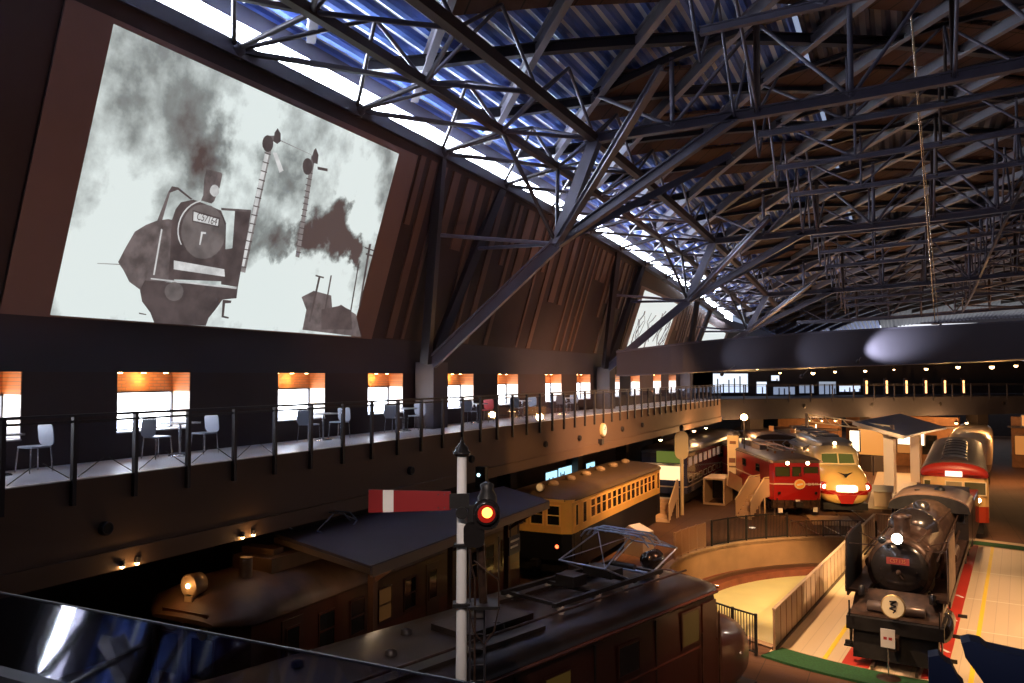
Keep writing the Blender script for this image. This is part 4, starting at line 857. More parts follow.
MB().path([(-.35, 1.3, 3.95), (-.35, 9, 3.98)], .03).path([(.4, 1.3, 3.95), (.4, 9, 3.98)], .03).build('busbar', mat('copper bar', (.5, .3, .25), .3, .7), er)

er.scale = (1, 1, .91)
# --- cream and red express with bonnet nose
c0 = (-3.1, 49.2, 0); ex = thing('express_train', 'cream and red bonnet nosed express train with lit name board', 'train', c0, aim(c0)+.03)
exm = bands('express livery', [(0, (.09, .07, .07)), (.62, (.86, .56, .18)), (1.12, (.40, .02, .015)), (1.36, (.86, .56, .20)), (2.62, (.80, .60, .34))], .25, coat=.5)
def nr(y, hw, z0, z1, e=3.0, n=24):
    out = []
    for i in range(n):
        a = 2*pi*i/n; ca, sa = cos(a), sin(a); out.append(Vector((hw*math.copysign(abs(ca)**(2/e), ca), y, (z0+z1)/2+(z1-z0)/2*math.copysign(abs(sa)**(2/e), sa))))
    return out
MB().loft([nr(-.05, .7, .75, 1.5, 2.2), nr(.05, 1.05, .58, 1.9, 2.6), nr(.35, 1.25, .5, 2.25, 3), nr(.9, 1.36, .5, 2.5, 3.2), nr(1.8, 1.43, .55, 2.68, 3.6), nr(2.6, 1.46, .6, 2.8, 4.2), nr(3.0, 1.46, .6, 2.85, 4.5)]).build('nose', exm, ex)
MB().loft([nr(2.0, 1.05, 2.0, 2.75, 3), nr(2.3, 1.2, 2.0, 3.25, 3.4), nr(2.9, 1.34, 1.8, 3.75, 3.6), nr(4.2, 1.42, 1.2, 3.88, 4), nr(5.0, 1.46, .7, 3.6, 4.5), nr(19, 1.46, .7, 3.6, 4.5)]).build('body', exm, ex)
wsm = mat('green cab glass', (.05, .055, .02), .12, emit=(.42, .44, .10), es=.16)
for s_ in (-1, 1): MB().loft([[Vector((s_*.05, 1.93, 2.76)), Vector((s_*.92, 2.04, 2.76)), Vector((s_*.86, 2.32, 3.26)), Vector((s_*.05, 2.20, 3.30))], [Vector((s_*.05, 2.1, 2.7)), Vector((s_*.92, 2.25, 2.7)), Vector((s_*.86, 2.5, 3.2)), Vector((s_*.05, 2.4, 3.2))]], smooth=False).build('windscreen', wsm, ex)
MB().path([(-.98, 2.02, 2.72), (0, 1.9, 2.70), (.98, 2.02, 2.72)], .035, 6).path([(-.92, 2.30, 3.30), (0, 2.17, 3.34), (.92, 2.30, 3.30)], .035, 6).build('windscreen_frame', cream, ex)
MB().bar((0, 1.9, 2.74), (0, 2.2, 3.34), .06, .05).build('windscreen_pillar', cream, ex)
MB().loft([nr(2.9, .75, 3.5, 3.95, 3.5), nr(3.3, 1.12, 3.3, 4.1, 4), nr(9, 1.2, 3.3, 4.1, 4)]).build('roof_fairing', mat('silver grey roof', (.42, .40, .40), .3, .3), ex)
MB().loft([roofring(5.0, 1.46, 3.3, 3.7, lip=.01), roofring(19, 1.46, 3.3, 3.7, lip=.01)]).build('roof', mat('silver grey roof', (.42, .40, .40), .3, .3), ex)
lamp_round(ex, (0, 3.05, 3.86), .12, bulb_w, L=.14, case=cream)
for k in range(4): MB().b2((-.7, 5+2.8*k, 4.05), (.7, 6.7+2.8*k, 4.22)).build('roof_unit', mat('dark roof unit', (.12, .11, .12), .5), ex)
for s in (-1, 1):
    lamp_round(ex, (s*1.12, .32, 1.55), .13, emis('white head lamp', (1, .82, .6), 15), L=.12, case=mat('red lamp ring', (.4, .02, .015), .3)); MB().loft([nr(.2, .3, 1.28, 1.8, 2.4), nr(.75, .34, 1.2, 1.9, 2.4)]).build('lamp_pod', mat('red lamp ring', (.4, .02, .015), .3), ex).location.x = s*1.1
    MB().path([(s*1.4, .45, 1.55), (s*1.05, .05, 1.35), (s*.35, -.1, 1.05)], .035).build('nose_band', mat('red lamp ring', (.4, .02, .015), .3), ex)
nb = MB().loft([nr(-.10, .56, 1.30, 1.68, 5), nr(.1, .58, 1.28, 1.7, 5)]).build('name_board', emis('lit name board', (1, .92, .75), 3.5), ex); MB().loft([nr(-.07, .62, 1.25, 1.73, 5), nr(.12, .62, 1.25, 1.73, 5)]).build('board_frame', cream, nb)
# winged badge on the nose
MB().add([(-.42, .34, 2.40), (-.1, .2, 2.32), (.1, .2, 2.32), (.42, .34, 2.40), (.12, .14, 2.24), (.0, .08, 2.08), (-.12, .14, 2.24)], [(0, 1, 6), (2, 3, 4), (1, 2, 4, 5, 6)]).build('badge', black, ex)
b = MB(); b.prism([(-.3, 0), (.3, 0), (.55, .5), (-.55, .5)], (0, -.1, .62), (0, .1, .62), (1, 0, 0), (0, 0, 1)); b.build('coupler_cover', mat('red lamp ring', (.4, .02, .015), .3), ex)
MB().b2((-1.2, .3, .2), (1.2, 1.2, .6)).build('skirt', black, ex); bogie(ex, 3.4, 2.1); bogie(ex, 15, 2.1)
for k in range(9): pane(ex, (-1.46, 6.5+1.3*k, 2.3), .95, .6, 'L', fm=cream); pane(ex, (1.46, 6.5+1.3*k, 2.3), .95, .6, 'R', fm=cream)

ex.scale = (1, 1, .97)
# --- cream and red railcar behind the steam engine
c0 = (2.0, 44.2, 0); rc = thing('railcar', 'cream and red railcar with three front windows and roof vents behind the steam locomotive', 'train', c0, aim(c0)+.03)
rcm = bands('railcar livery', [(0, (.1, .07, .06)), (.55, (.46, .05, .018)), (1.62, (.88, .56, .22)), (3.0, (.42, .03, .02))], .3)
def fcr(y, hw, z0, z1, b_=.0): return [Vector((-hw, y+b_, z0)), Vector((-hw, y+b_, z1)), Vector((-hw*.55, y, z1+.06)), Vector((hw*.55, y, z1+.06)), Vector((hw, y+b_, z1)), Vector((hw, y+b_, z0)), Vector((hw*.55, y, z0)), Vector((-hw*.55, y, z0))]
MB().loft([fcr(0, 1.3, .85, 3.1, .22), fcr(.25, 1.43, .85, 3.1, .1), fcr(19, 1.43, .85, 3.1, 0)], smooth=False).build('body', rcm, rc)
MB().loft([roofring(.25, 1.28, 3.05, 3.15, lip=0), roofring(.1, 1.35, 3.06, 3.45, lip=0), roofring(.55, 1.43, 3.1, 3.7)], cap=True).build('forehead', mat('railcar red', (.42, .03, .02), .35, coat=.3), rc)
MB().loft([roofring(.6, 1.43, 3.1, 3.72), roofring(19, 1.43, 3.1, 3.72)]).build('roof', mat('railcar roof', (.14, .10, .09), .6, .0, var=.15), rc)
gc = mat('olive cab glass', (.09, .085, .04), .1)
for x, wv in ((-.9, .76), (0, .66), (.9, .86)): pane(rc, (x*.98, -.005 if x == 0 else .12, 2.5), wv, .58, 'F', gc if x else mat('amber blind', (.35, .28, .14), .5), cream, fr=.05)
MB().b2((-.36, -.06, 3.06), (.36, .1, 3.3)).build('destination_board', emis('lit destination board', (1, .85, .62), 2.2), rc)
lamp_round(rc, (1.0, .12, 1.95), .12, emis('railcar lamp', (1, .78, .45), 16), L=.14, case=cream); lamp_round(rc, (-1.0, .12, 1.95), .12, glass_dk, L=.14, case=cream)
for s in (-1, 1): MB().path([(s*.42, -.03, 1.1), (s*.42, -.03, 2.1)], .02).build('handrail', chrome, rc); MB().b2((s*1.43-.02, .8, 1.0), (s*1.43+.02, 1.6, 2.95)).build('cab_door', mat('railcar door', (.75, .5, .22), .35), rc)
for k in range(7): MB().loft([roofring(0, .62, 0, .26, lip=0), roofring(1.25, .62, 0, .26, lip=0)]).build('roof_vent', mat('dark vent', (.07, .055, .055), .4), rc).location = (0, 1.9+2.0*k, 3.62); 
for k in range(12): pane(rc, (-1.43, 2.4+1.3*k, 2.3), .9, .6, 'L', fm=cream); pane(rc, (1.43, 2.4+1.3*k, 2.3), .9, .6, 'R', fm=cream)
MB().b2((-1.2, .3, .3), (1.2, .6, .85)).build('skirt', black, rc); bogie(rc, 3, 2.1); bogie(rc, 15, 2.1)
rc.scale = (1, 1, .97)
# a second pale train parked behind it
t2 = thing('parked_train', 'cream train with a wide windscreen parked farther back behind the cream and red railcar', 'train', (4.0, 66.2, 0), aim((4, 66)))
MB().loft([nr(-.1, 1.1, .8, 2.6, 4), nr(.1, 1.3, .7, 3.3, 4.2), nr(.6, 1.42, .7, 3.7, 4.2), nr(14, 1.42, .7, 3.7, 4.2)]).build('body', bands('pale train livery', [(0, (.3, .2, .12)), (1.5, (.75, .55, .32)), (3.3, (.55, .42, .28))]), t2)
for s in (-1, 1): MB().add([(s*.06, -.13, 2.35), (s*1.15, .0, 2.35), (s*1.05, .1, 3.0), (s*.06, -.03, 3.02)], [(0, 1, 2, 3)]).build('windscreen', gc, t2)
MB().b2((-1.2, .2, .1), (1.2, 13, .7)).build('underframe', black, t2)
# --- foreground: streamlined dark maroon engine
u = Vector((.287, .958, 0)); nn = Vector((.958, -.287, 0))
eo = nn*-9.78+u*17.35; ea = atan2(-u.x, u.y)+pi     # nose towards the turntable, body runs back to the camera
fg = thing('electric_locomotive', 'dark maroon streamlined electric locomotive with raised pantograph in the foreground', 'locomotive', (eo.x, eo.y, 0), ea)
mar = mat('dark maroon paint', (.042, .011, .007), .36, .1, coat=.25, var=.15, vs=.8); marr = mat('dusty black roof', (.028, .019, .016), .38, .25, var=.4, vs=1.5, bump=.15)
def er_(y, hw, z0, ze, zr): return ring(y, hw, z0, ze, zr, 12)
MB().loft([nr(-.45, .55, .9, 1.75, 2.3, 28), nr(-.25, .9, .8, 2.05, 2.5, 28), nr(.1, 1.15, .75, 2.28, 2.8, 28), nr(.7, 1.3, .75, 2.45, 3.2, 28), nr(1.5, 1.38, .75, 2.55, 3.6, 28), nr(2.0, 1.38, .75, 2.6, 4, 28)]).build('bonnet', mar, fg)
MB().loft([[Vector((-1.05, 1.25, .9)), Vector((-1.08, 1.35, 2.5)), Vector((-1.0, 1.75, 3.3)), Vector((1.0, 1.75, 3.3)), Vector((1.08, 1.35, 2.5)), Vector((1.05, 1.25, .9))], [Vector((-1.38, 1.7, .9)), Vector((-1.38, 1.8, 2.5)), Vector((-1.35, 2.1, 3.32)), Vector((1.35, 2.1, 3.32)), Vector((1.38, 1.8, 2.5)), Vector((1.38, 1.7, .9))],
  [Vector((-1.38, 17, .9)), Vector((-1.38, 17, 2.5)), Vector((-1.35, 17, 3.32)), Vector((1.35, 17, 3.32)), Vector((1.38, 17, 2.5)), Vector((1.38, 17, .9))]], smooth=False).build('body', mar, fg)
MB().loft([roofring(1.7, 1.0, 3.26, 3.38, p=.6, lip=0), roofring(1.9, 1.3, 3.28, 3.5, p=.55), roofring(2.4, 1.36, 3.28, 3.6, p=.5), roofring(17, 1.36, 3.28, 3.6, p=.5)]).build('roof', marr, fg)
MB().path([(-1.4, 2.0, 3.3), (-1.42, 17, 3.3)], .035, 6).path([(1.4, 2.0, 3.3), (1.42, 17, 3.3)], .035, 6).path([(-1.3, 1.75, 3.32), (0, 1.55, 3.42), (1.3, 1.75, 3.32)], .03, 6).build('gutter', mat('maroon gutter', (.14, .05, .035), .25, .2, coat=.5), fg)
for s in (-1, 1):
    f_ = 'L' if s < 0 else 'R'
    MB().b2((s*1.38-.012, 2, 2.30), (s*1.38+.012, 17, 2.34)).b2((s*1.38-.012, 2, 1.35), (s*1.38+.012, 17, 1.38)).build('belt_rail', MATS['maroon gutter'], fg)
    ylw = mat('lit cab window', (.03, .022, .008), .35, emit=(.9, .5, .10), es=.035)
    pane(fg, (s*1.385, 3.05, 2.78), .62, .62, f_, ylw, mar, fr=.05)
    MB().b2((s*1.38-.02, 2.05, 1.0), (s*1.38+.015, 2.6, 3.15)).build('cab_door', mar, fg); MB().path([(s*1.43, 1.98, 1.2), (s*1.43, 1.98, 2.9)], .02, 5).path([(s*1.43, 2.68, 1.2), (s*1.43, 2.68, 2.6)], .02, 5).build('handrail', brass if 0 else iron, fg)
    for k, y in enumerate((5.2, 7.2, 9.3, 11.4, 13.4)): pane(fg, (s*1.385, y, 2.72), .62, .5, f_, ylw if k in (1,) else glass_dk, mar, fr=.05)
    for y in (4.3, 6.2, 8.2, 10.3, 12.4): MB().b2((s*1.38-.01, y-.02, 1.0), (s*1.38+.012, y+.02, 3.2)).build('panel_seam', black, fg)
    pane(fg, (s*.62, 1.42, 2.86), .62, .5, 'F', glass_dk, mar, fr=.05)
    lamp_round(fg, (s*.62, .05, 1.72), .1, glass_dk, L=.1, case=mar)
    MB().lathe((s*1.37, .95, 1.75), (s, 0, 0), [(0, .05), (.03, .04)], 10).build('marker', chrome, fg)
MB().lathe((0, 2.15, 3.62), (0, 0, 1), [(0, .1), (.05, .1)], 10).build('lamp_foot', black, fg)
hl_ = MB().lathe((0, 2.35, 3.78), (0, -1, 0), [(-.2, .1), (-.12, .2), (.22, .22), (.24, .2)], 18).build('headlight', blackg, fg); MB().lathe((0, 2.12, 3.78), (0, -1, 0), [(0, .19), (.01, .19)], 18).build('lens', chrome, hl_)
# roof equipment
pb = MB()
for x in (-.62, .62): pb.b2((x-.04, 2.9, 3.72), (x+.04, 6.4, 3.80))
for y in (3.0, 3.9, 5.1, 6.2): pb.b2((-.66, y-.05, 3.70), (.66, y+.05, 3.76))
pb.build('pantograph_base', black, fg)
insulators(fg, [(x, y, 3.56) for x in (-.62, .62) for y in (3.1, 4.2, 5.1, 6.2)], mat('pale insulator', (.45, .40, .35), .2), .055, .17)
pt = mat('pantograph tube blue', (.26, .32, .46), .32, .7)
P0 = MB(); py = 3.75; pz = 3.80; R_ = .022
for s in (-1, 1):
    for q in (-1, 1):
        P0.tube((s*.55, py+q*.35, pz), (s*.60, py+q*1.3, pz+.48), R_, n=6); P0.tube((s*.60, py+q*1.3, pz+.48), (s*.42, py+q*.22, pz+1.02), R_*.8, n=6)
    P0.tube((s*.55, py-.35, pz), (s*.55, py+.35, pz), .03, n=6)
for q in (-1, 1):
    P0.tube((-.60, py+q*1.3, pz+.48), (.60, py+q*1.3, pz+.48), R_, n=6); P0.tube((-.55, py+q*.35, pz), (.55, py+q*.35, pz), .04, n=8)
    P0.tube((-.60, py+q*1.3, pz+.48), (.42, py+q*.22, pz+1.02), R_*.6, n=5); P0.tube((.60, py+q*1.3, pz+.48), (-.42, py+q*.22, pz+1.02), R_*.6, n=5)
pf = P0.build('pantograph', pt, fg)
hd = MB()
for q in (-.22, 0, .22): hd.path([(-.9, py+q, pz+.82), (-.78, py+q, pz+.98), (-.62, py+q, pz+1.06), (.62, py+q, pz+1.06), (.78, py+q, pz+.98), (.9, py+q, pz+.82)], .022, 6)
for x in (-.62, -.2, .2, .62): hd.bar((x, py-.26, pz+1.04), (x, py+.26, pz+1.04), .03, .02)
hd.build('contact_head', pt, pf); pf.scale = (.95, 1, .82); pf.location = (0, -.25, .60)
MB().lathe((-.3, 3.4, 3.86), (1, 0, 0), [(0, .06), (.6, .06)], 8).build('spring', black, fg); MB().b2((-.35, 3.9, 3.78), (.35, 4.3, 3.95)).build('spring_box', black, fg); MB().b2((-.2, 4.9, 3.78), (.25, 5.3, 3.98)).build('spring_box', black, fg)
for (x, y, r, h_) in ((.45, 7.2, .16, .12), (-.4, 7.6, .14, .1), (.5, 8.8, .1, .08), (-.1, 9.6, .1, .08), (.55, 10.8, .1, .08), (-.4, 11.6, .1, .08), (.2, 12.8, .1, .08), (.6, 13.4, .1, .08)): MB().lathe((x, y, 3.58), (0, 0, 1), [(0, r), (h_, r*.9), (h_+.03, r*.3)], 12).build('roof_vent', marr, fg)
MB().b2((-.95, 7.0, 3.56), (-.55, 13.5, 3.62)).b2((.55, 2.6, 3.5), (1.0, 6.6, 3.66)).build('walkway_board', marr, fg)
MB().b2((-.5, 6.8, 3.56), (.35, 8.4, 3.7)).build('roof_hatch', marr, fg)
MB().path([(-.9, 2.4, 3.72), (-.9, 6.5, 3.75), (-.9, 13, 3.72)], .025, 5).build('cable', iron, fg)
MB().b2((-1.2, -.2, .35), (1.2, 1.2, .8)).b2((-1.25, 2, .35), (1.25, 16.5, .9)).build('underframe', black, fg); bogie(fg, 4, 2.6); bogie(fg, 13, 2.6)

# --- brown wooden railcar on the left track
bc = thing('wooden_railcar', 'old dark brown wooden railcar with a large round headlight on its roof, at lower left', 'train', (-12.47, 11.2, 0), 0)
wood = bands('varnished brown boards', [(0, (.04, .015, .01)), (1.0, (.15, .030, .012)), (1.95, (.09, .024, .012))], .35, var=.25)
MB().loft([[Vector((-.7, 0, 1.0)), Vector((-.7, 0, 3.15)), Vector((.7, 0, 3.15)), Vector((.7, 0, 1.0))], [Vector((-1.33, .45, 1.0)), Vector((-1.33, .45, 3.15)), Vector((1.33, .45, 3.15)), Vector((1.33, .45, 1.0))], [Vector((-1.33, 15.4, 1.0)), Vector((-1.33, 15.4, 3.15)), Vector((1.33, 15.4, 3.15)), Vector((1.33, 15.4, 1.0))]], smooth=False).build('body', wood, bc)
canv = mat('painted canvas roof', (.13, .065, .036), .55, var=.3, vs=1.6)
MB().loft([roofring(-.12, .8, 3.14, 3.2, lip=0), roofring(.1, 1.1, 3.14, 3.36, lip=0), roofring(.5, 1.38, 3.14, 3.58), roofring(1.4, 1.4, 3.14, 3.72), roofring(15.5, 1.4, 3.14, 3.72)]).build('roof', canv, bc)
MB().b2((-.55, 2.2, 3.66), (.55, 15.0, 3.98)).build('clerestory', canv, bc)
hl_ = MB().lathe((-.12, .32, 3.72), (0, -1, 0), [(-.34, .14), (-.26, .21), (.1, .23), (.12, .2)], 22).b2((-.22, .2, 3.3), (-.02, .5, 3.56)).build('headlight', mat('buff headlight', (.55, .36, .2), .35, .4), bc)
MB().lathe((-.12, .21, 3.72), (0, -1, 0), [(-.02, .19), (.0, .19)], 20).build('reflector', mat('lamp reflector', (.5, .35, .2), .2, .8), hl_); MB().lathe((-.12, .19, 3.72), (0, -1, 0), [(0, .05), (.04, .03)], 10).build('bulb', bulb_w, hl_)
point((-12.6, 11.05, 3.74), 5, (1, .55, .22), .05)
for x in (-.45, .45): pane(bc, (x, -.01, 2.45), .55, .75, 'F', glass_dk, wood)
for k in range(10):
    y = 1.9+1.36*k
    if k in (0, 5): MB().b2((1.3, y-.4, 1.05), (1.345, y+.4, 2.95)).build('door', mat('dark door boards', (.06, .022, .014), .4), bc); pane(bc, (1.345, y, 2.4), .45, .7, 'R', glass_dk, wood); continue
    pane(bc, (1.335, y, 2.42), .62, .72, 'R', mat('warm car window', (.04, .02, .01), .3, emit=(1, .42, .12), es=.04) if k == 3 else glass_dk, wood); MB().b2((1.33, y-.31, 2.4), (1.345, y+.31, 2.44)).build('sash_bar', wood, bc)
MB().b2((-.04, -.14, 1.0), (.04, 0, 3.1)).b2((-.6, -.04, 3.2), (.6, .0, 3.3)).build('front_post', wood, bc)
MB().lathe((.5, 0, 2.95), (0, -1, 0), [(0, .1), (.1, .12)], 12).build('side_lamp', brass, bc)
MB().b2((-.6, 2.6, 3.98), (.3, 3.0, 4.1)).build('roof_board', canv, bc); MB().tube((.3, 1.6, 3.68), (.3, 1.6, 4.1), .14, n=14).build('roof_vent', mat('buff vent', (.3, .2, .13), .5), bc)
MB().b2((-1.2, .3, .5), (1.2, 15.2, 1.0)).build('underframe', black, bc); bogie(bc, 2.6, 1.8); bogie(bc, 13, 1.8)
pantograph(bc, 5.2, 4.02, .9, .9, .55)

bc.scale = (1, .78, 1)
# --- yellow and navy old railcar ahead of it
yc = thing('yellow_railcar', 'yellow cream over navy old railcar with many small windows, on the left track', 'train', (-12.52, 27.6, 0), 0)
ylv = bands('yellow railcar livery', [(0, (.004, .005, .009)), (1.95, (.80, .46, .11))], .5, coat=0)
MB().loft([[Vector((-1.0, 0, .95)), Vector((-1.0, 0, 3.2)), Vector((1.0, 0, 3.2)), Vector((1.0, 0, .95))], [Vector((-1.35, .2, .95)), Vector((-1.35, .2, 3.2)), Vector((1.35, .2, 3.2)), Vector((1.35, .2, .95))], [Vector((-1.35, 14.6, .95)), Vector((-1.35, 14.6, 3.2)), Vector((1.35, 14.6, 3.2)), Vector((1.35, 14.6, .95))]], smooth=False).build('body', ylv, yc)
yroof = mat('khaki roof', (.11, .068, .032), .55, var=.15, vs=1)
MB().loft([roofring(-.02, 1.05, 3.18, 3.26, lip=.0), roofring(.4, 1.36, 3.18, 3.45), roofring(1, 1.4, 3.18, 3.52), roofring(14.0, 1.4, 3.18, 3.52), roofring(14.7, 1.36, 3.18, 3.4)]).build('roof', yroof, yc)
MB().b2((1.36, .2, 3.1), (1.4, 14.6, 3.2)).b2((-1.1, -.03, 3.12), (1.1, .02, 3.22)).build('cornice', mat('yellow trim', (.85, .52, .15), .35), yc)
for x in (-.68, 0, .68): pane(yc, (x, -.005, 2.62), .46, .68, 'F', glass_dk, MATS['yellow trim'], fr=.06); MB().b2((x-.24, -.02, 2.6), (x+.24, 0, 2.64)).build('sash_bar', MATS['yellow trim'], yc)
for k in range(14):
    y = 2.9+.79*k; pane(yc, (1.355, y, 2.62), .52, .66, 'R', glass_dk if k % 3 else mat('rail window', (.10, .045, .02), .2), MATS['yellow trim'], fr=.05); MB().b2((1.35, y-.26, 2.66), (1.375, y+.26, 2.7)).build('sash_bar', MATS['yellow trim'], yc)
for y, w_ in ((.75, .42), (1.75, .6), (14.1, .5)): MB().b2((1.33, y-w_/2-.08, 1.0), (1.37, y+w_/2+.08, 3.08)).build('door', ylv if y > 1 else ylv, yc); pane(yc, (1.372, y, 2.6), w_*.7, .75, 'R', glass_dk, MATS['yellow trim'], fr=.03)
lamp_round(yc, (0.1, .25, 3.62), .14, mat('dim lens', (.5, .38, .2), .2, emit=(1, .6, .25), es=.3), L=.2, case=mat('buff headlight', (.55, .36, .2), .35, .4))
for k in range(6): MB().lathe((0, 1.9+2.2*k, 3.48), (0, 0, 1), [(0, .18), (.1, .24), (.18, .2), (.22, .06)], 14).build('roof_vent', mat('pale vent', (.36, .25, .14), .45), yc)
lamp_round(yc, (.85, -.02, 1.5), .07, bulb_r, L=.08, name='tail_lamp'); lamp_round(yc, (-.85, -.02, 1.5), .07, glass_dk, L=.08, name='tail_lamp')
MB().b2((-1.2, .2, .5), (1.2, 14.3, .98)).build('underframe', black, yc); bogie(yc, 2.4, 1.8); bogie(yc, 12, 1.8); MB().b2((-.15, -.4, .75), (.15, .1, .98)).build('coupler', black, yc)

yc.scale = (1, .82, 1)
# --- dark blue sleeper style train beyond, green lit cab
bt = thing('blue_train', 'dark blue coach with shining windows and a green lit end, beyond the yellow railcar', 'train', (-12.9, 46.2, 0), 0)
bl = bands('blue train livery', [(0, (.02, .02, .025)), (.9, (.05, .055, .10)), (1.3, (.45, .36, .30)), (1.38, (.035, .04, .09)), (3.0, (.05, .05, .08))], .2, coat=.6)
MB().loft([fcr(.02, 1.25, .95, 3.3, .15), fcr(.3, 1.4, .95, 3.3, .05), fcr(17, 1.4, .95, 3.3)], smooth=False).build('body', bl, bt)
MB().loft([roofring(.0, 1.25, 3.3, 3.5, lip=0), roofring(.5, 1.4, 3.3, 3.75), roofring(17, 1.4, 3.3, 3.75)]).build('roof', mat('dark blue roof', (.06, .06, .08), .35, .2), bt)
MB().b2((-.3, -.1, 2.75), (1.2, .05, 3.4)).build('green_window', emis('green lit panel', (.24, .30, .05), .5), bt)
MB().b2((-.3, -.1, 1.75), (1.25, .05, 2.55)).build('lit_panel', emis('amber lit panel', (1, .66, .32), 1.6), bt); MB().b2((-1.2, -.12, 2.58), (1.3, -.02, 2.7)).build('shelf', white, bt)
for k in range(12):
    y = 1.1+1.3*k
    pane(bt, (1.4, y, 2.75), .8, .42, 'R', mat('bright reflecting glass', (.55, .45, .38), .25, emit=(1, .8, .65), es=.12) if k < 7 else glass_dk, mat('pale window frame', (.45, .38, .34), .3), fr=.05)  # bright reflections put into the pane colour and a faint glow
    pane(bt, (1.4, y, 1.75), .8, .3, 'R', glass_dk, mat('pale window frame', (.45, .38, .34), .3), fr=.03)
MB().b2((-1.2, .2, .4), (1.2, 16.8, .95)).build('underframe', black, bt); bogie(bt, 2.6, 2); bogie(bt, 14, 2)

# ------------------------------------------------------------------ platform, canopies, stairs, fences, signs
platm = mat('platform asphalt', (.050, .032, .028), .7, var=.2, vs=.5)
pf_ = MB(); pf_.b2((-11.0, 9, 0), (-10.1, 26.8, .9)); pf_.build('trim_6', platm, kind='structure')
MB().b2((-10.12, 9, .86), (-10.02, 26.8, .93)).build('trim_7', mat('platform edge stone', (.34, .22, .14), .6), kind='structure')
cn = thing('platform_canopy', 'flat grey platform canopy roof over the brown wooden railcar', 'canopy', (-11, 13, 0))
zc_ = 4.12
MB().add([(-13.2, 14.4, zc_), (-9.25, 12.7, zc_-.05), (-9.4, 21.6, zc_-.05), (-11.8, 23.6, zc_), (-13.2, 23.6, zc_), (-13.2, 14.4, zc_+.12), (-9.25, 12.7, zc_+.07), (-9.4, 21.6, zc_+.07), (-11.8, 23.6, zc_+.12), (-13.2, 23.6, zc_+.12)], [(4, 3, 2, 1, 0), (5, 6, 7, 8, 9), (0, 1, 6, 5), (1, 2, 7, 6), (2, 3, 8, 7), (3, 4, 9, 8), (4, 0, 5, 9)])
def local(b, o): b.v = [(x-o[0], y-o[1], z-o[2]) for x, y, z in b.v]; return b
b = MB(); b.add([(-13.0, 14.15, zc_), (-9.25, 12.7, zc_-.05), (-9.4, 21.6, zc_-.05), (-11.8, 23.4, zc_), (-13.0, 14.15, zc_+.1), (-9.25, 12.7, zc_+.05), (-9.4, 21.6, zc_+.05), (-11.8, 23.4, zc_+.1)], [(3, 2, 1, 0), (4, 5, 6, 7), (0, 1, 5, 4), (1, 2, 6, 5), (2, 3, 7, 6), (3, 0, 4, 7)])
local(b, (-11, 13, 0)).build('canopy_roof', mat('grey canopy sheet', (.14, .105, .115), .6, var=.08, vs=.6), cn)
local(MB().bar((-9.27, 12.75, zc_-.08), (-9.42, 21.6, zc_-.08), .06, .2).bar((-9.25, 12.72, zc_-.06), (-12.95, 14.12, zc_-.04), .05, .12), (-11, 13, 0)).build('valance', mat('canopy edge', (.26, .17, .12), .5), cn)
for y in (14.6, 18, 21.2): local(MB().b2((-10.65, y-.08, .9), (-10.5, y+.08, zc_-.05)).bar((-10.57, y, 3.3), (-9.5, y, zc_-.1), .06, .1), (-11, 13, 0)).build('post', mat('brown canopy post', (.10, .04, .02), .5), cn)
for i, (y, z_) in enumerate(((13.9, 3.75),)):
    t = thing('platform_lamp', 'small bright lamp hanging under the near edge of the grey canopy', 'lamp', (-10.1, y, z_)); MB().lathe((0, 0, 0), (0, 0, 1), [(0, .16), (.06, .12), (.1, .03)], 14).tube((0, 0, .08), (0, 0, .3), .012).build('shade', steel_dk, t); MB().lathe((0, 0, -.04), (0, 0, 1), [(0, .03), (.04, .09)], 10).build('bulb', bulb_c, t); point((-10.1, y, z_-.12), 5, WARM2)
sg = thing('hanging_sign', 'small dark board with two white lines under the far end of the grey canopy', 'sign', (-10.0, 20.5, 3.3), 0)
MB().b2((-.02, -.35, -.5), (.02, .35, 0)).tube((0, -.25, 0), (0, -.25, .75), .015).tube((0, .25, 0), (0, .25, .75), .015).build('board', navy, sg); MB().b2((.021, -.28, -.16), (.025, .28, -.1)).b2((.021, -.28, -.32), (.025, .2, -.26)).build('lettering', white, sg)
MB().b2((-.025, -.28, -.16), (-.021, .28, -.1)).build('lettering', white, sg)
# blue lit signal lamp on the wall and the display screens in the recess
t = thing('colour_light_signal', 'small black signal head with a blue white lamp standing on the grey platform canopy', 'signal', (-11.05, 20.5, 4.18))
MB().tube((0, 0, 0), (0, 0, .4), .04).build('pole', black, t); MB().b2((-.16, -.08, .36), (.16, .1, 1.0)).lathe((0, -.08, .78), (0, -1, 0), [(0, .1), (.1, .1)], 12).build('head', black, t); MB().lathe((0, -.1, .78), (0, -1, 0), [(0, .06), (.1, .045)], 12).build('lens', emis('blue white lens', (.5, .9, 1), 5), t)
for (y0, y1, z0, z1, lb) in ((38.4, 39.9, 1.9, 2.75, 'bright bluish display screen on the back wall, left one'), (40.1, 42, 1.95, 2.8, 'bluish display screen with figures on the back wall, middle one'), (44.3, 45.7, 2.0, 2.65, 'small bluish display screen on the back wall, right one')):
    t = thing('display_screen', lb, 'screen', (-16.9, y0, z0)); MB().b2((-.08, -.05, -.05), (0, y1-y0+.05, z1-z0+.05)).build('frame', black, t); MB().b2((0, 0, 0), (.01, y1-y0, z1-z0)).build('display', emis('bluish display', (.42, .78, .95), 1.5), t); MB().b2((-.1, .2, -z0), (-.02, .3, 0)).build('stand', black, t)
    r3 = random.Random(int(y0)); b = MB()
    for k in range(5): a = r3.random()*(y1-y0-.2); b.b2((.012, a, 0), (.015, a+.1+.15*r3.random(), (z1-z0)*r3.uniform(.2, .8)))
    b.build('shown_figure', navy, t)

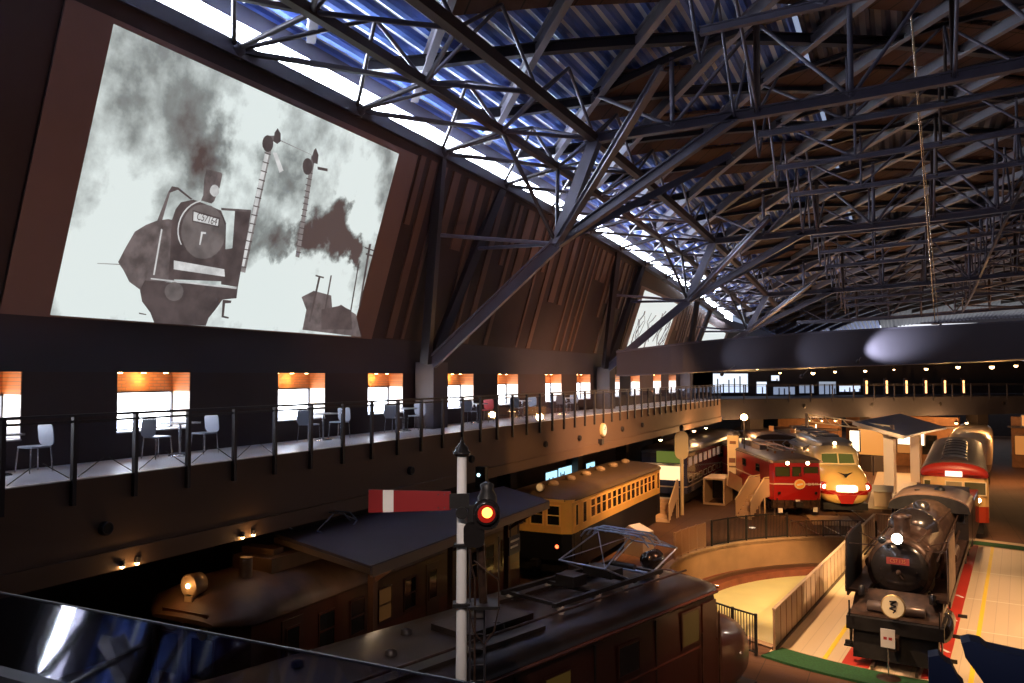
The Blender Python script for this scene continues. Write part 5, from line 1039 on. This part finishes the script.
def stairs(name, label, loc, rz, w=.95, n=6, H=1.1, run=1.5, side='panel', top=.9):
    t = thing(name, label, 'steps', loc, rz); whm = mat('warm white steps', (.62, .44, .28), .45)
    for i in range(n): MB().b2((-w/2, run*i/n, H*(i+1)/n-.05), (w/2, run*(i+1)/n+.03, H*(i+1)/n)).b2((-w/2, run*i/n, H*i/n), (w/2, run*i/n+.02, H*(i+1)/n-.05)).build('tread', whm, t)
    for s in (-1, 1):
        MB().prism([(-.1, .1), (run, H), (run+top, H), (run+top, H+.95), (run, H+.95), (-.1, .95)], (s*w/2-.02, 0, 0), (s*w/2+.02, 0, 0), (0, 1, 0), (0, 0, 1)).build('side_panel', whm, t)
        MB().path([(s*w/2, -.15, 1.0), (s*w/2, run, H+1.02), (s*w/2, run+top, H+1.02)], .03, 6).build('handrail', cream, t)
    MB().b2((-w/2, run, H-.06), (w/2, run+top, H)).build('landing', whm, t)
    for s in (-1, 1): MB().b2((s*w/2-.03, run+top-.06, 0), (s*w/2+.03, run+top, H)).b2((s*w/2-.03, run, 0), (s*w/2+.03, run+.06, H)).build('leg', whm, t)
    return t
stairs('boarding_steps', 'small cream boarding steps at the far end of the yellow railcar', (-11.95, 42.2, 0), 0, 1.1, 6, 1.05, 1.5, top=.4)
stairs('boarding_steps', 'white boarding steps and landing beside the red electric locomotive', (-8.05, 45.2, 0), radians(-25), .95, 6, 1.15, 1.2, top=1.0)
bx = thing('viewing_platform', 'white framed open box with a ramp beside the dark blue coach', 'platform', (-11.1, 49.2, 0)); 
MB().b2((-.1, 0, 0), (0, 2.4, 1.5)).b2((1.1, 0, 0), (1.2, 2.4, 1.5)).b2((-.1, 0, 1.5), (1.2, 2.4, 1.6)).b2((0, 0, 0), (1.1, .1, .12)).build('frame', mat('warm white steps', (.62, .44, .28), .45), bx); MB().b2((0, 2.2, .1), (1.1, 2.3, 1.5)).build('back', black, bx)
MB().bar((1.3, .5, 1.6), (2.2, 4.5, .2), .1, .9).build('ramp_side', mat('warm white steps', (.62, .44, .28), .45), bx)
ps = thing('poster_board', 'tall cream poster board standing between the blue coach and the red locomotive', 'sign', (-10.45, 53, 0)); MB().b2((0, 0, 0), (.06, .06, 4)).b2((.64, 0, 0), (.7, .06, 4)).build('post', steel_dk, ps)
pp = MB().b2((0, -.05, 1.5), (.7, 0, 3.95)).build('poster', mat('cream poster', (.80, .55, .25), .5, emit=(1, .6, .25), es=.15), ps); MB().b2((.1, -.06, 1.9), (.6, -.05, 2.0)).b2((.1, -.06, 2.2), (.5, -.05, 2.5)).b2((.15, -.06, 3.4), (.55, -.05, 3.6)).build('print', mat('brown print', (.3, .12, .05), .6), pp)
rp = thing('round_sign_post', 'cream post with a tall rounded sign board beside the blue coach', 'sign', (-11.4, 44.9, 0)); MB().tube((0, 0, 0), (0, 0, 3.2), .1, n=10).build('post', cream, rp); MB().prism(rrect(.75, 1.6, .36, 6), (0, -.06, 3.9), (0, .06, 3.9), (1, 0, 0), (0, 0, 1)).build('board', cream, rp); MB().lathe((0, 0, 4.7), (0, 0, 1), [(0, .1), (.25, .12), (.35, .03)], 10).build('cap', black, rp)
pl_ = thing('post_lamp', 'bright round warm lamp on a post in front of the bridge at left', 'lamp', (-9.2, 52, 0)); MB().tube((0, 0, 0), (0, 0, 5.0), .05).build('post', steel_dk, pl_); MB().lathe((0, 0, 5.0), (0, 0, 1), [(0, .08), (.08, .19), (.22, .22), (.34, .16), (.4, .03)], 16).build('globe', emis('globe', (1, .62, .26), 20), pl_); point((-9.2, 51.7, 5.2), 160)

# rim fences round the pit
def rimfence(a0, a1, n, label, panel=False, r=PR+.16, h=1.1, m=None, dens=9):
    t = thing('pit_fence', label, 'fence', pc(radians((a0+a1)/2), r, .05)); o = Vector(pc(radians((a0+a1)/2), r, .05))
    A = [radians(a0+(a1-a0)*i/n) for i in range(n+1)]; m = m or black
    for z in (.08, h): MB().path([Vector(pc(a, r, z+.05))-o for a in A], .03, 5).build('rail', m, t)
    b = MB()
    for i in range(n):
        for k in range(dens): a = A[i]+(A[i+1]-A[i])*k/dens; p = Vector(pc(a, r, .05))-o; b.bar(p+Vector((0, 0, .08)), p+Vector((0, 0, h)), .022, .022)
    t2_ = b.build('bars', m, t)
    for a in A: p = Vector(pc(a, r, .05))-o; MB().b2((p.x-.04, p.y-.04, 0), (p.x+.04, p.y+.04, h+.04)).build('post', m, t)
    if panel:
        for i in range(n): MB().bar(Vector(pc(A[i], r-.03, .6))-o, Vector(pc(A[i+1], r-.03, .6))-o, .02, h-.15).build('mesh_panel', mat('dark mesh panel', (.05, .028, .018), .5), t)
    return t
rimfence(-86, -69, 4, 'low tan railing along the left rim of the pit', m=mat('tan railing', (.30, .17, .10), .5), dens=12)
rimfence(-66, -39, 4, 'dark barred double fence panel on the pit rim in front of the boarding steps', panel=False, dens=14, h=1.15)
rimfence(-38, -14, 5, 'dark railing on the pit rim in front of the red locomotive', dens=6, m=mat('dark brown railing', (.08, .045, .03), .5), h=.75)
rimfence(-153.5, -145, 2, 'short black barred fence at the near left corner of the turntable', dens=8, r=10.9)
rimfence(-14, -6, 2, 'pale railing on the pit rim in front of the cream express', dens=10, m=mat('tan railing', (.30, .17, .10), .5))
# tracks leading from the pit
def track(a, label, L=16, m=None, r0=PR+.4):
    t = thing('rail_track', label, 'track', pc(a, r0, 0), -a)
    for x in (-.533, .533): MB().b2((x-.035, 0, 0), (x+.035, L, .03)).build('rail', mat('running rail', (.28, .2, .16), .3, .8), t)
track(-atan2(-(er.location.x-PC.x), er.location.y-PC.y), 'track from the pit rim under the red electric locomotive', 24)
track(-atan2(-(ex.location.x-PC.x), ex.location.y-PC.y), 'track from the pit rim under the cream express', 24)
gl = thing('grating', 'tan slatted grating on the floor in front of the cream express', 'grating', (-3.4, 45.2, 0), aim((-3, 50)))
for k in range(12): MB().b2((-1.1, .25*k, .0), (1.1, .25*k+.12, .05)).build('slat', mat('tan slat', (.42, .27, .15), .6), gl)
for i, (x, y, lb) in enumerate(((-7.2, 42.6, 'small bright floor light on the brown paving near the pit fence'), (-11.1, 37, 'bright edge light at the foot of the yellow railcar'))):
    t = thing('floor_light', lb, 'lamp', (x, y, 0)); MB().lathe((0, 0, 0), (0, 0, 1), [(0, .22), (.03, .2)], 16).build('ring', chrome, t); MB().lathe((0, 0, .03), (0, 0, 1), [(0, .16), (.01, .16)], 16).build('lens', emis('floor light', (1, .75, .5), 1.5), t)
cab_ = thing('control_box', 'grey metal box with a bright sloped top between the yellow railcar and the pit', 'box', (-10.6, 34.2, 0), radians(-20)); MB().prism([(-.5, 0), (.5, 0), (.5, 1.0), (-.3, 1.25), (-.5, 1.1)], (0, -.4, 0), (0, .4, 0), (1, 0, 0), (0, 0, 1)).build('case', mat('grey metal case', (.38, .30, .24), .35, .4), cab_); MB().bar((-.28, 0, 1.27), (.48, 0, 1.03), .78, .03).build('lid', white, cab_)

# station canopy with white posts and what stands below the bridge
sc = thing('station_canopy', 'grey butterfly canopy on two white posts between the cream express and the railcar', 'canopy', (.75, 66.0, 0), radians(-18))
cv = [(-1.7, -7.6, 4.55), (1.5, -7.6, 3.75), (1.5, 1.5, 3.9), (-1.7, 1.5, 4.8)]
MB().add(cv+[(x, y, z+.14) for x, y, z in cv], [(3, 2, 1, 0), (4, 5, 6, 7), (0, 1, 5, 4), (1, 2, 6, 5), (2, 3, 7, 6), (3, 0, 4, 7)]).build('canopy_roof', mat('blue grey canopy', (.10, .12, .19), .35, .3), sc)
MB().bar((-1.75, -7.65, 4.6), (1.55, -7.65, 3.78), .1, .24).build('fascia', mat('cream post', (.75, .60, .42), .5), sc)
for x, y in ((.2, -6.4), (-.3, .4)): MB().b2((x-.32, y-.25, 0), (x+.32, y+.25, 3.95)).bar((x-1.4, y, 4.4), (x, y, 3.8), .2, .2).bar((x+1.1, y, 3.8), (x, y, 3.6), .2, .2).build('post', MATS['cream post'], sc)
ow = thing('overhead_gantry', 'pale lattice gantry arm above the cream express', 'gantry', (-6.5, 62, 0), radians(-20))
g_ = MB(); g_.bar((0, 0, 5.0), (6, 0, 4.4), .08, .08).bar((0, 0, 4.5), (6, 0, 4.0), .08, .08)
for k in range(9): g_.bar((.66*k, 0, 5.0-.066*k), (.66*k+.5, 0, 4.46-.06*k), .06, .06)
g_.build('lattice', cream, ow); MB().b2((-.1, -.1, 0), (.1, .1, 5.1)).b2((5.9, -.1, 0), (6.1, .1, 4.5)).build('post', rust, ow)
MB().b2((-2.2, 52, 0), (.6, 72, .015)).build('floor_pale_paving', mat('pale paving', (.62, .50, .36), .5, var=.08), kind='structure')
t = thing('counter', 'low pale counter with a sloping white top between the cream express and the canopy posts', 'counter', (-1.35, 53.0, 0), 0)
MB().b2((-.5, 0, 0), (.5, .5, .9)).build('base', mat('pale counter', (.55, .42, .30), .5), t); MB().add([(-.6, -.2, .95), (.6, -.2, .95), (.6, .6, 1.2), (-.6, .6, 1.2), (-.6, -.2, .9), (.6, -.2, .9), (.6, .6, 1.15), (-.6, .6, 1.15)], [(0, 1, 2, 3), (7, 6, 5, 4), (0, 4, 5, 1), (1, 5, 6, 2), (2, 6, 7, 3), (3, 7, 4, 0)]).build('top', white, t)
for i, (x, y, h_, lb) in enumerate(((-9.0, 62, 4.1, 'brown post left of the gantry'), (-7.6, 63, 4.1, 'brown post at the gantry foot'), (7.6, 66, 4.3, 'tall orange lit post at the right-hand tracks'), (8.4, 66.4, 4.3, 'second tall orange lit post at the right-hand tracks'))):
    t = thing('post', lb, 'post', (x, y, 0)); MB().b2((-.16, -.16, 0), (.16, .16, h_)).build('shaft', mat('copper brown post', (.34, .17, .08), .5), t); MB().b2((-.25, -.25, 0), (.25, .25, .15)).build('base', rust, t)
stt = emis('lit board white', (1, .85, .62), 2.4)
for i, (x, y, z0, w_, h_, lb, mm) in enumerate(((-3.5, 65.3, 2.2, .7, 1.5, 'narrow white lit board left of the white canopy posts', stt), (-2.4, 69.2, 1.6, 2.2, 2.6, 'orange lit advertising panel under the bridge', emis('orange lit board', (1, .36, .07), .8)), (.3, 72, 2.3, 2.0, 1.5, 'bright white lit board right of the white canopy posts', stt), (-6.8, 66, 3.0, 1.0, 1.0, 'small lit window box under the bridge, left', emis('dim lit board', (1, .36, .08), .7)), (8.6, 71, 1.0, .5, .5, 'small white notice near the right-hand tracks', white), (9.2, 74, 3.9, 2.2, .8, 'lit strip window under the right end of the bridge', emis('dim lit board', (1, .36, .08), .7)))):
    t = thing('lit_board' if mm is not white else 'notice_board', lb, 'sign', (x, y, 0), radians(-20)); MB().b2((-w_/2-.06, 0, z0-.06), (w_/2+.06, .12, z0+h_+.06)).b2((-.05, .02, 0), (.05, .1, z0)).build('frame', steel_dk, t); MB().b2((-w_/2, -.02, z0), (w_/2, 0, z0+h_)).build('face', mm, t)
kiosk = mat('brown shop wall', (.30, .14, .06), .7, var=.2)
for i, (x, y, w_, h_, lb) in enumerate(((-7.5, 72, 5.0, 4.2, 'brown shop front under the bridge, left of the canopy'), (-.5, 78, 9, 4.3, 'long brown shop front under the middle of the bridge'), (12, 80, 8, 4.3, 'dark brown shop front under the right end of the bridge'))):
    t = thing('shop_front', lb, 'building', (x, y, 0), radians(-10)); MB().b2((-w_/2, 0, 0), (w_/2, 1.0, h_)).build('wall', kiosk, t)
    for k in range(int(w_)): 
        if k % 2 == 0: pane(t, (-w_/2+.8+k, 0, 1.9), 1.1, 1.6, 'F', emis('shop glow', (1, .34, .07), .5) if k % 4 == 0 else glass_dk, rust)
    MB().b2((-w_/2-.2, -1.0, h_-.9), (w_/2+.2, 0, h_-.75)).build('awning', rust, t)
# walkway stairs with white frame in front of the shops, brown rolling stock at left back
t = thing('brown_engine', 'brown and green old engine standing under the left end of the bridge', 'train', (-8.2, 58.5, 0), aim((-8.2, 58.5)))
MB().b2((-1.35, 0, 1.0), (1.35, 9, 3.4)).build('body', bands('old engine green and brown', [(0, (.12, .06, .03)), (2.2, (.08, .13, .03)), (3.0, (.2, .10, .05))]), t); MB().loft([roofring(-.1, 1.4, 3.38, 3.75), roofring(9, 1.4, 3.38, 3.75)]).build('roof', rust, t)
for x in (-.8, 0, .8): pane(t, (x, 0, 2.7), .55, .6, 'F', glass_dk, rust)
MB().b2((-1.2, .1, .2), (1.2, 8.9, 1.0)).build('underframe', black, t)
# semicircular arch of lamps: warm hanging lamps below the bridge
k_ = 0
for (x, y, z, lb) in ((-12.5, 44.5, 4.22, 'first from the left'), (-12.5, 48.5, 4.22, 'second from the left'), (-12.5, 52.5, 4.22, 'third from the left'), (-12.5, 56, 4.22, 'fourth from the left'), (-6.9, 67, 4.3, 'fifth from the left'), (-6.0, 67.5, 4.3, 'sixth from the left'), (-5.0, 68, 4.3, 'seventh from the left'), (3.3, 67.5, 4.35, 'eighth from the left'), (4.0, 68, 4.35, 'ninth from the left'), (10.5, 72, 4.3, 'tenth from the left'), (11.3, 72.4, 4.3, 'farthest right')):
    t = thing('under_bridge_lamp', 'warm spotlight under the balcony and bridge, '+lb, 'lamp', (x, y, z), 0, 'warm lamps under the bridge')
    MB().lathe((0, 0, 0), (0, 0, 1), [(0, .12), (.12, .12), (.16, .04)], 12).tube((0, 0, .1), (0, 0, .3), .02).build('fitting', steel_dk, t); MB().lathe((0, 0, -.1), (0, 0, 1), [(0, .04), (.05, .11), (.1, .11)], 12).build('bulb', emis('under bridge bulb', (1, .58, .24), 16), t)
for (x, y, z, p) in ((-6, 66, 4, 900), (-1, 69, 3.9, 900), (6, 68, 4, 900), (12, 70, 4, 800), (-11.6, 50, 4, 200), (-10.5, 60, 4, 400), (3, 74, 3.6, 600)): point((x, y, z), p, (1, .52, .2), .3)
for (y0, lb) in ((9.75, 'left'), (12.55, 'right')):
    t = thing('wall_lamp', 'pair of small warm lamps under the balcony edge, %s pair' % lb, 'lamp', (-12.2, y0, 4.52)); 
    for k in (-.18, .12): q = MB().lathe((0, k, 0), (0, 0, 1), [(0, .05), (.1, .04)], 10).build('fitting', steel_dk, t); MB().lathe((0, k, -.04), (0, 0, 1), [(0, .02), (.04, .045)], 10).build('bulb', bulb_w, q)
    point((-12.05, y0, 4.5), 2.2, (1, .55, .2), .04)

# ------------------------------------------------------------------ semaphore signal in front
so = Vector((-5.265, 9.22, 1.56)); ya = radians(29.9)
sm = thing('semaphore_signal', 'white semaphore signal post with red arm, white stripe and glowing red lamp', 'signal', so, ya); sm.scale = (.8, .8, .8)
MB().lathe((0, 0, .0), (0, 0, 1), [(-1.9, .105), (4.3, .085), (6.5, .078)], 20).build('post', mat('white signal enamel', (.80, .78, .76), .35), sm)
MB().lathe((0, 0, 6.48), (0, 0, 1), [(0, .10), (.03, .14), (.07, .145), (.09, .11), (.14, .10), (.2, .05), (.26, .018), (.31, .012)], 20).build('finial', blackg, sm)
am = MB(); am.prism([(-1.50, -.17), (-.18, -.145), (-.18, .155), (-1.50, .20)], (0, -.16, 5.77), (0, -.14, 5.77), (1, 0, 0), (0, 0, 1)); am = am.build('arm', mat('semaphore red', (.24, .016, .018), .4, emit=(.5, .03, .03), es=.0), sm)
MB().prism([(-1.27, -.166), (-1.1, -.163), (-1.1, .188), (-1.27, .193)], (0, -.165, 5.77), (0, -.16, 5.77), (1, 0, 0), (0, 0, 1)).build('stripe', white, am)
for x in (-.28, -.38): 
    for z in (-.1, .11): MB().lathe((x, -.16, 5.77+z), (0, -1, 0), [(0, .012), (.012, .01)], 8).build('rivet', chrome, am)
MB().b2((-.2, -.17, 5.65), (.12, -.13, 5.89)).lathe((0, -.05, 5.58), (0, -1, 0), [(0, .1), (.14, .1)], 14).b2((.1, -.14, 5.38), (.30, -.1, 5.7)).build('spectacle_casting', black, sm)
sp2 = MB(); sp2.prism(rrect(.44, .50, .2, 5), (.40, -.16, 5.55), (.40, -.1, 5.55), (1, 0, 0), (0, 0, 1)); sp2.prism(rrect(.34, .42, .12, 5), (.20, -.14, 5.22), (.20, -.1, 5.22), (1, 0, 0), (0, 0, 1)); sp2.lathe((.40, -.16, 5.57), (0, -1, 0), [(0, .19), (.05, .19), (.05, .165)], 20); sp2 = sp2.build('spectacle', blackg, sm)
MB().lathe((.40, -.215, 5.57), (0, -1, 0), [(0, .145), (.01, .145)], 20).build('red_glass', mat('red glass', (.3, .01, .01), .1, emit=(1, .05, .02), es=.15), sp2)
MB().lathe((.41, -.228, 5.59), (0, -1, 0), [(0, .085), (.012, .06)], 18).build('lens', emis('signal lamp', (1, .30, .04), 7), sp2)
MB().lathe((.42, .1, 5.3), (0, 0, 1), [(0, .16), (.5, .16), (.62, .1), (.7, .12), (.74, .05)], 16).build('lamp_case', black, sm)
MB().b2((-.13, -.13, 5.02), (.13, .02, 5.07)).b2((-.14, -.13, 4.05), (.14, .1, 4.11)).build('clamp', black, sm)
MB().path([(.14, -.1, 5.0), (.16, -.1, 4.7), (.22, -.1, 4.5), (.2, -.1, -1.9)], .018, 5).path([(.3, .05, 5.2), (.36, .05, 4.05)], .07, 8).build('signal_wire', iron, sm)
MB().b2((.1, -.2, 4.03), (.62, .3, 4.08)).build('service_step', black, sm)
MB().path([(.6, -.18, 4.05), (.6, -.18, 5.2)], .014, 5).path([(.12, -.2, 4.05), (.2, -.25, 3.7), (.36, -.25, 3.5), (.52, -.25, 3.7), (.6, -.2, 4.05)], .014, 5).path([(.6, -.18, 4.5), (.2, -.1, 4.8)], .012, 5).build('guard_hoop', iron, sm)
MB().path([(.14, .12, -1.95), (.14, .12, 5.0)], .02, 5).path([(.38, .12, -1.95), (.38, .12, 4.0)], .02, 5).build('ladder_rail', steel_dk, sm)
ld = MB()
for k in range(23): ld.tube((.14, .12, .25*k-1.7), (.38, .12, .25*k-1.7), .012, n=5)
ld.build('ladder_rungs', steel_dk, sm)
MB().lathe((0, 0, -1.95), (0, 0, 1), [(0, .3), (.1, .3), (.14, .14)], 16).build('foot', iron, sm)
spot((-3.4, 4.5, 9.5), (-5.4, 9.1, 5.5), 950, 30, (1, .82, .72), .8, .1)

# ------------------------------------------------------------------ viewer's own balcony: glass rail at lower left, blue stand at lower right
MB().b2((-12.3, -8, 5.6), (14, 1.52, 6.08)).build('floor_bridge', mat('near walkway floor', (.10, .09, .10), .5), kind='structure')
og2 = thing('near_railing', 'tilted reflecting glass railing with dark handrail at the lower left, closest to the camera', 'railing', (-7, 1.62, 6.1))
gm2 = glassmat('near railing glass', (.72, .70, .80), 1.6, .03)
for k in range(4):
    MB().add([(k*3.1+.02, 0, 1.0), (k*3.1+3.08, 0, 1.0), (k*3.1+3.08, -.19, .875), (k*3.1+.02, -.19, .875), (k*3.1+.02, .004, .994), (k*3.1+3.08, .004, .994), (k*3.1+3.08, -.186, .869), (k*3.1+.02, -.186, .869)], [(0, 3, 2, 1), (4, 5, 6, 7), (0, 1, 5, 4), (1, 2, 6, 5), (2, 3, 7, 6), (3, 0, 4, 7)]).build('sloped_glass', gm2, og2)
    MB().b2((k*3.1+.02, -.21, 0), (k*3.1+3.06, -.19, .80)).build('glass_panel', clear, og2)
for k in range(5): MB().b2((k*3.1-.04, -.24, -.3), (k*3.1+.04, -.19, .84)).build('post', steel_dk, og2)
MB().bar((0, -.21, .855), (12.4, -.21, .855), .05, .045).build('handrail', steel_dk, og2)
MB().bar((0, .002, 1.0), (12.4, .002, 1.0), .006, .006).build('edge_strip', steel_dk, og2)
bs = thing('blue_stand', 'dark navy blue angular steel stand at the lower right corner in front of the turntable', 'stand', (.1, 6.0, 0), 0)
MB().bar((.08, .1, 0), (.08, .1, 5.7), .05, .05).bar((.55, .1, 0), (.55, .1, 5.7), .05, .05).b2((-.2, -.3, 0), (.9, .4, .06)).build('leg', navy, bs)
MB().prism([(0, 5.5), (0, 5.97), (.06, 5.99), (.10, 5.95), (.13, 5.94), (.17, 5.85), (.2, 5.82), (.26, 5.5)], (0, -.05, 0), (0, .09, 0), (1, 0, 0), (0, 0, 1)).build('left_fin', navy, bs)
MB().prism([(.19, 6.085), (.24, 6.105), (.30, 6.10), (.34, 6.07), (.54, 6.05), (.9, 6.0), (.9, 5.4), (.56, 5.5), (.32, 5.84), (.21, 6.0), (.2, 6.05)], (0, -.05, 0), (0, .12, 0), (1, 0, 0), (0, 0, 1)).build('right_fin', navy, bs)
# ------------------------------------------------------------------ cafe tables and chairs along the windows
def cafe_table(loc, label):
    t = thing('cafe_table', label, 'table', loc, 0, None); MB().lathe((0, 0, 0), (0, 0, 1), [(0, .24), (.02, .22), (.03, .03)], 14).tube((0, 0, .03), (0, 0, .68), .03).build('pedestal', chrome, t); MB().prism(rrect(.62, .62, .06), (0, 0, .68), (0, 0, .71), (1, 0, 0), (0, 1, 0)).build('tabletop', white, t); return t
def cafe_chair(loc, rz, label, m):
    t = thing('cafe_chair', label, 'chair', loc, rz, None); MB().prism(rrect(.42, .42, .08), (0, 0, .43), (0, 0, .46), (1, 0, 0), (0, 1, 0)).build('seat', m, t); MB().prism(rrect(.42, .40, .1), (0, -.20, .66), (0, -.22, .66), (1, 0, 0), (0, .1, 1)).build('backrest', m, t)
    for sx in (-.18, .18):
        for sy in (-.18, .18): MB().tube((sx*1.15, sy*1.15, 0), (sx, sy, .44), .014, n=5).build('leg', chrome, t)
    return t
gch = mat('grey chair shell', (.30, .32, .38), .4); rch = mat('red chair shell', (.45, .04, .04), .4)
for i, r in enumerate([w_ for w_ in wins if w_ > 8][:7]):
    o_ = ordn[i]; y = r-.75
    cafe_table((-13.95, y, 6.1), 'small square cafe table at the window, %s to the camera' % o_)
    cafe_chair((-13.9, y-.62, 6.1), 0, 'grey cafe chair on the near side of the %s window table' % o_, gch); cafe_chair((-13.9, y+.62, 6.1), pi, '%s cafe chair on the far side of the %s window table' % ('red' if i == 4 else 'grey', o_), rch if i == 4 else gch)
print('panels', cells, 'objs', len(bpy.data.objects))
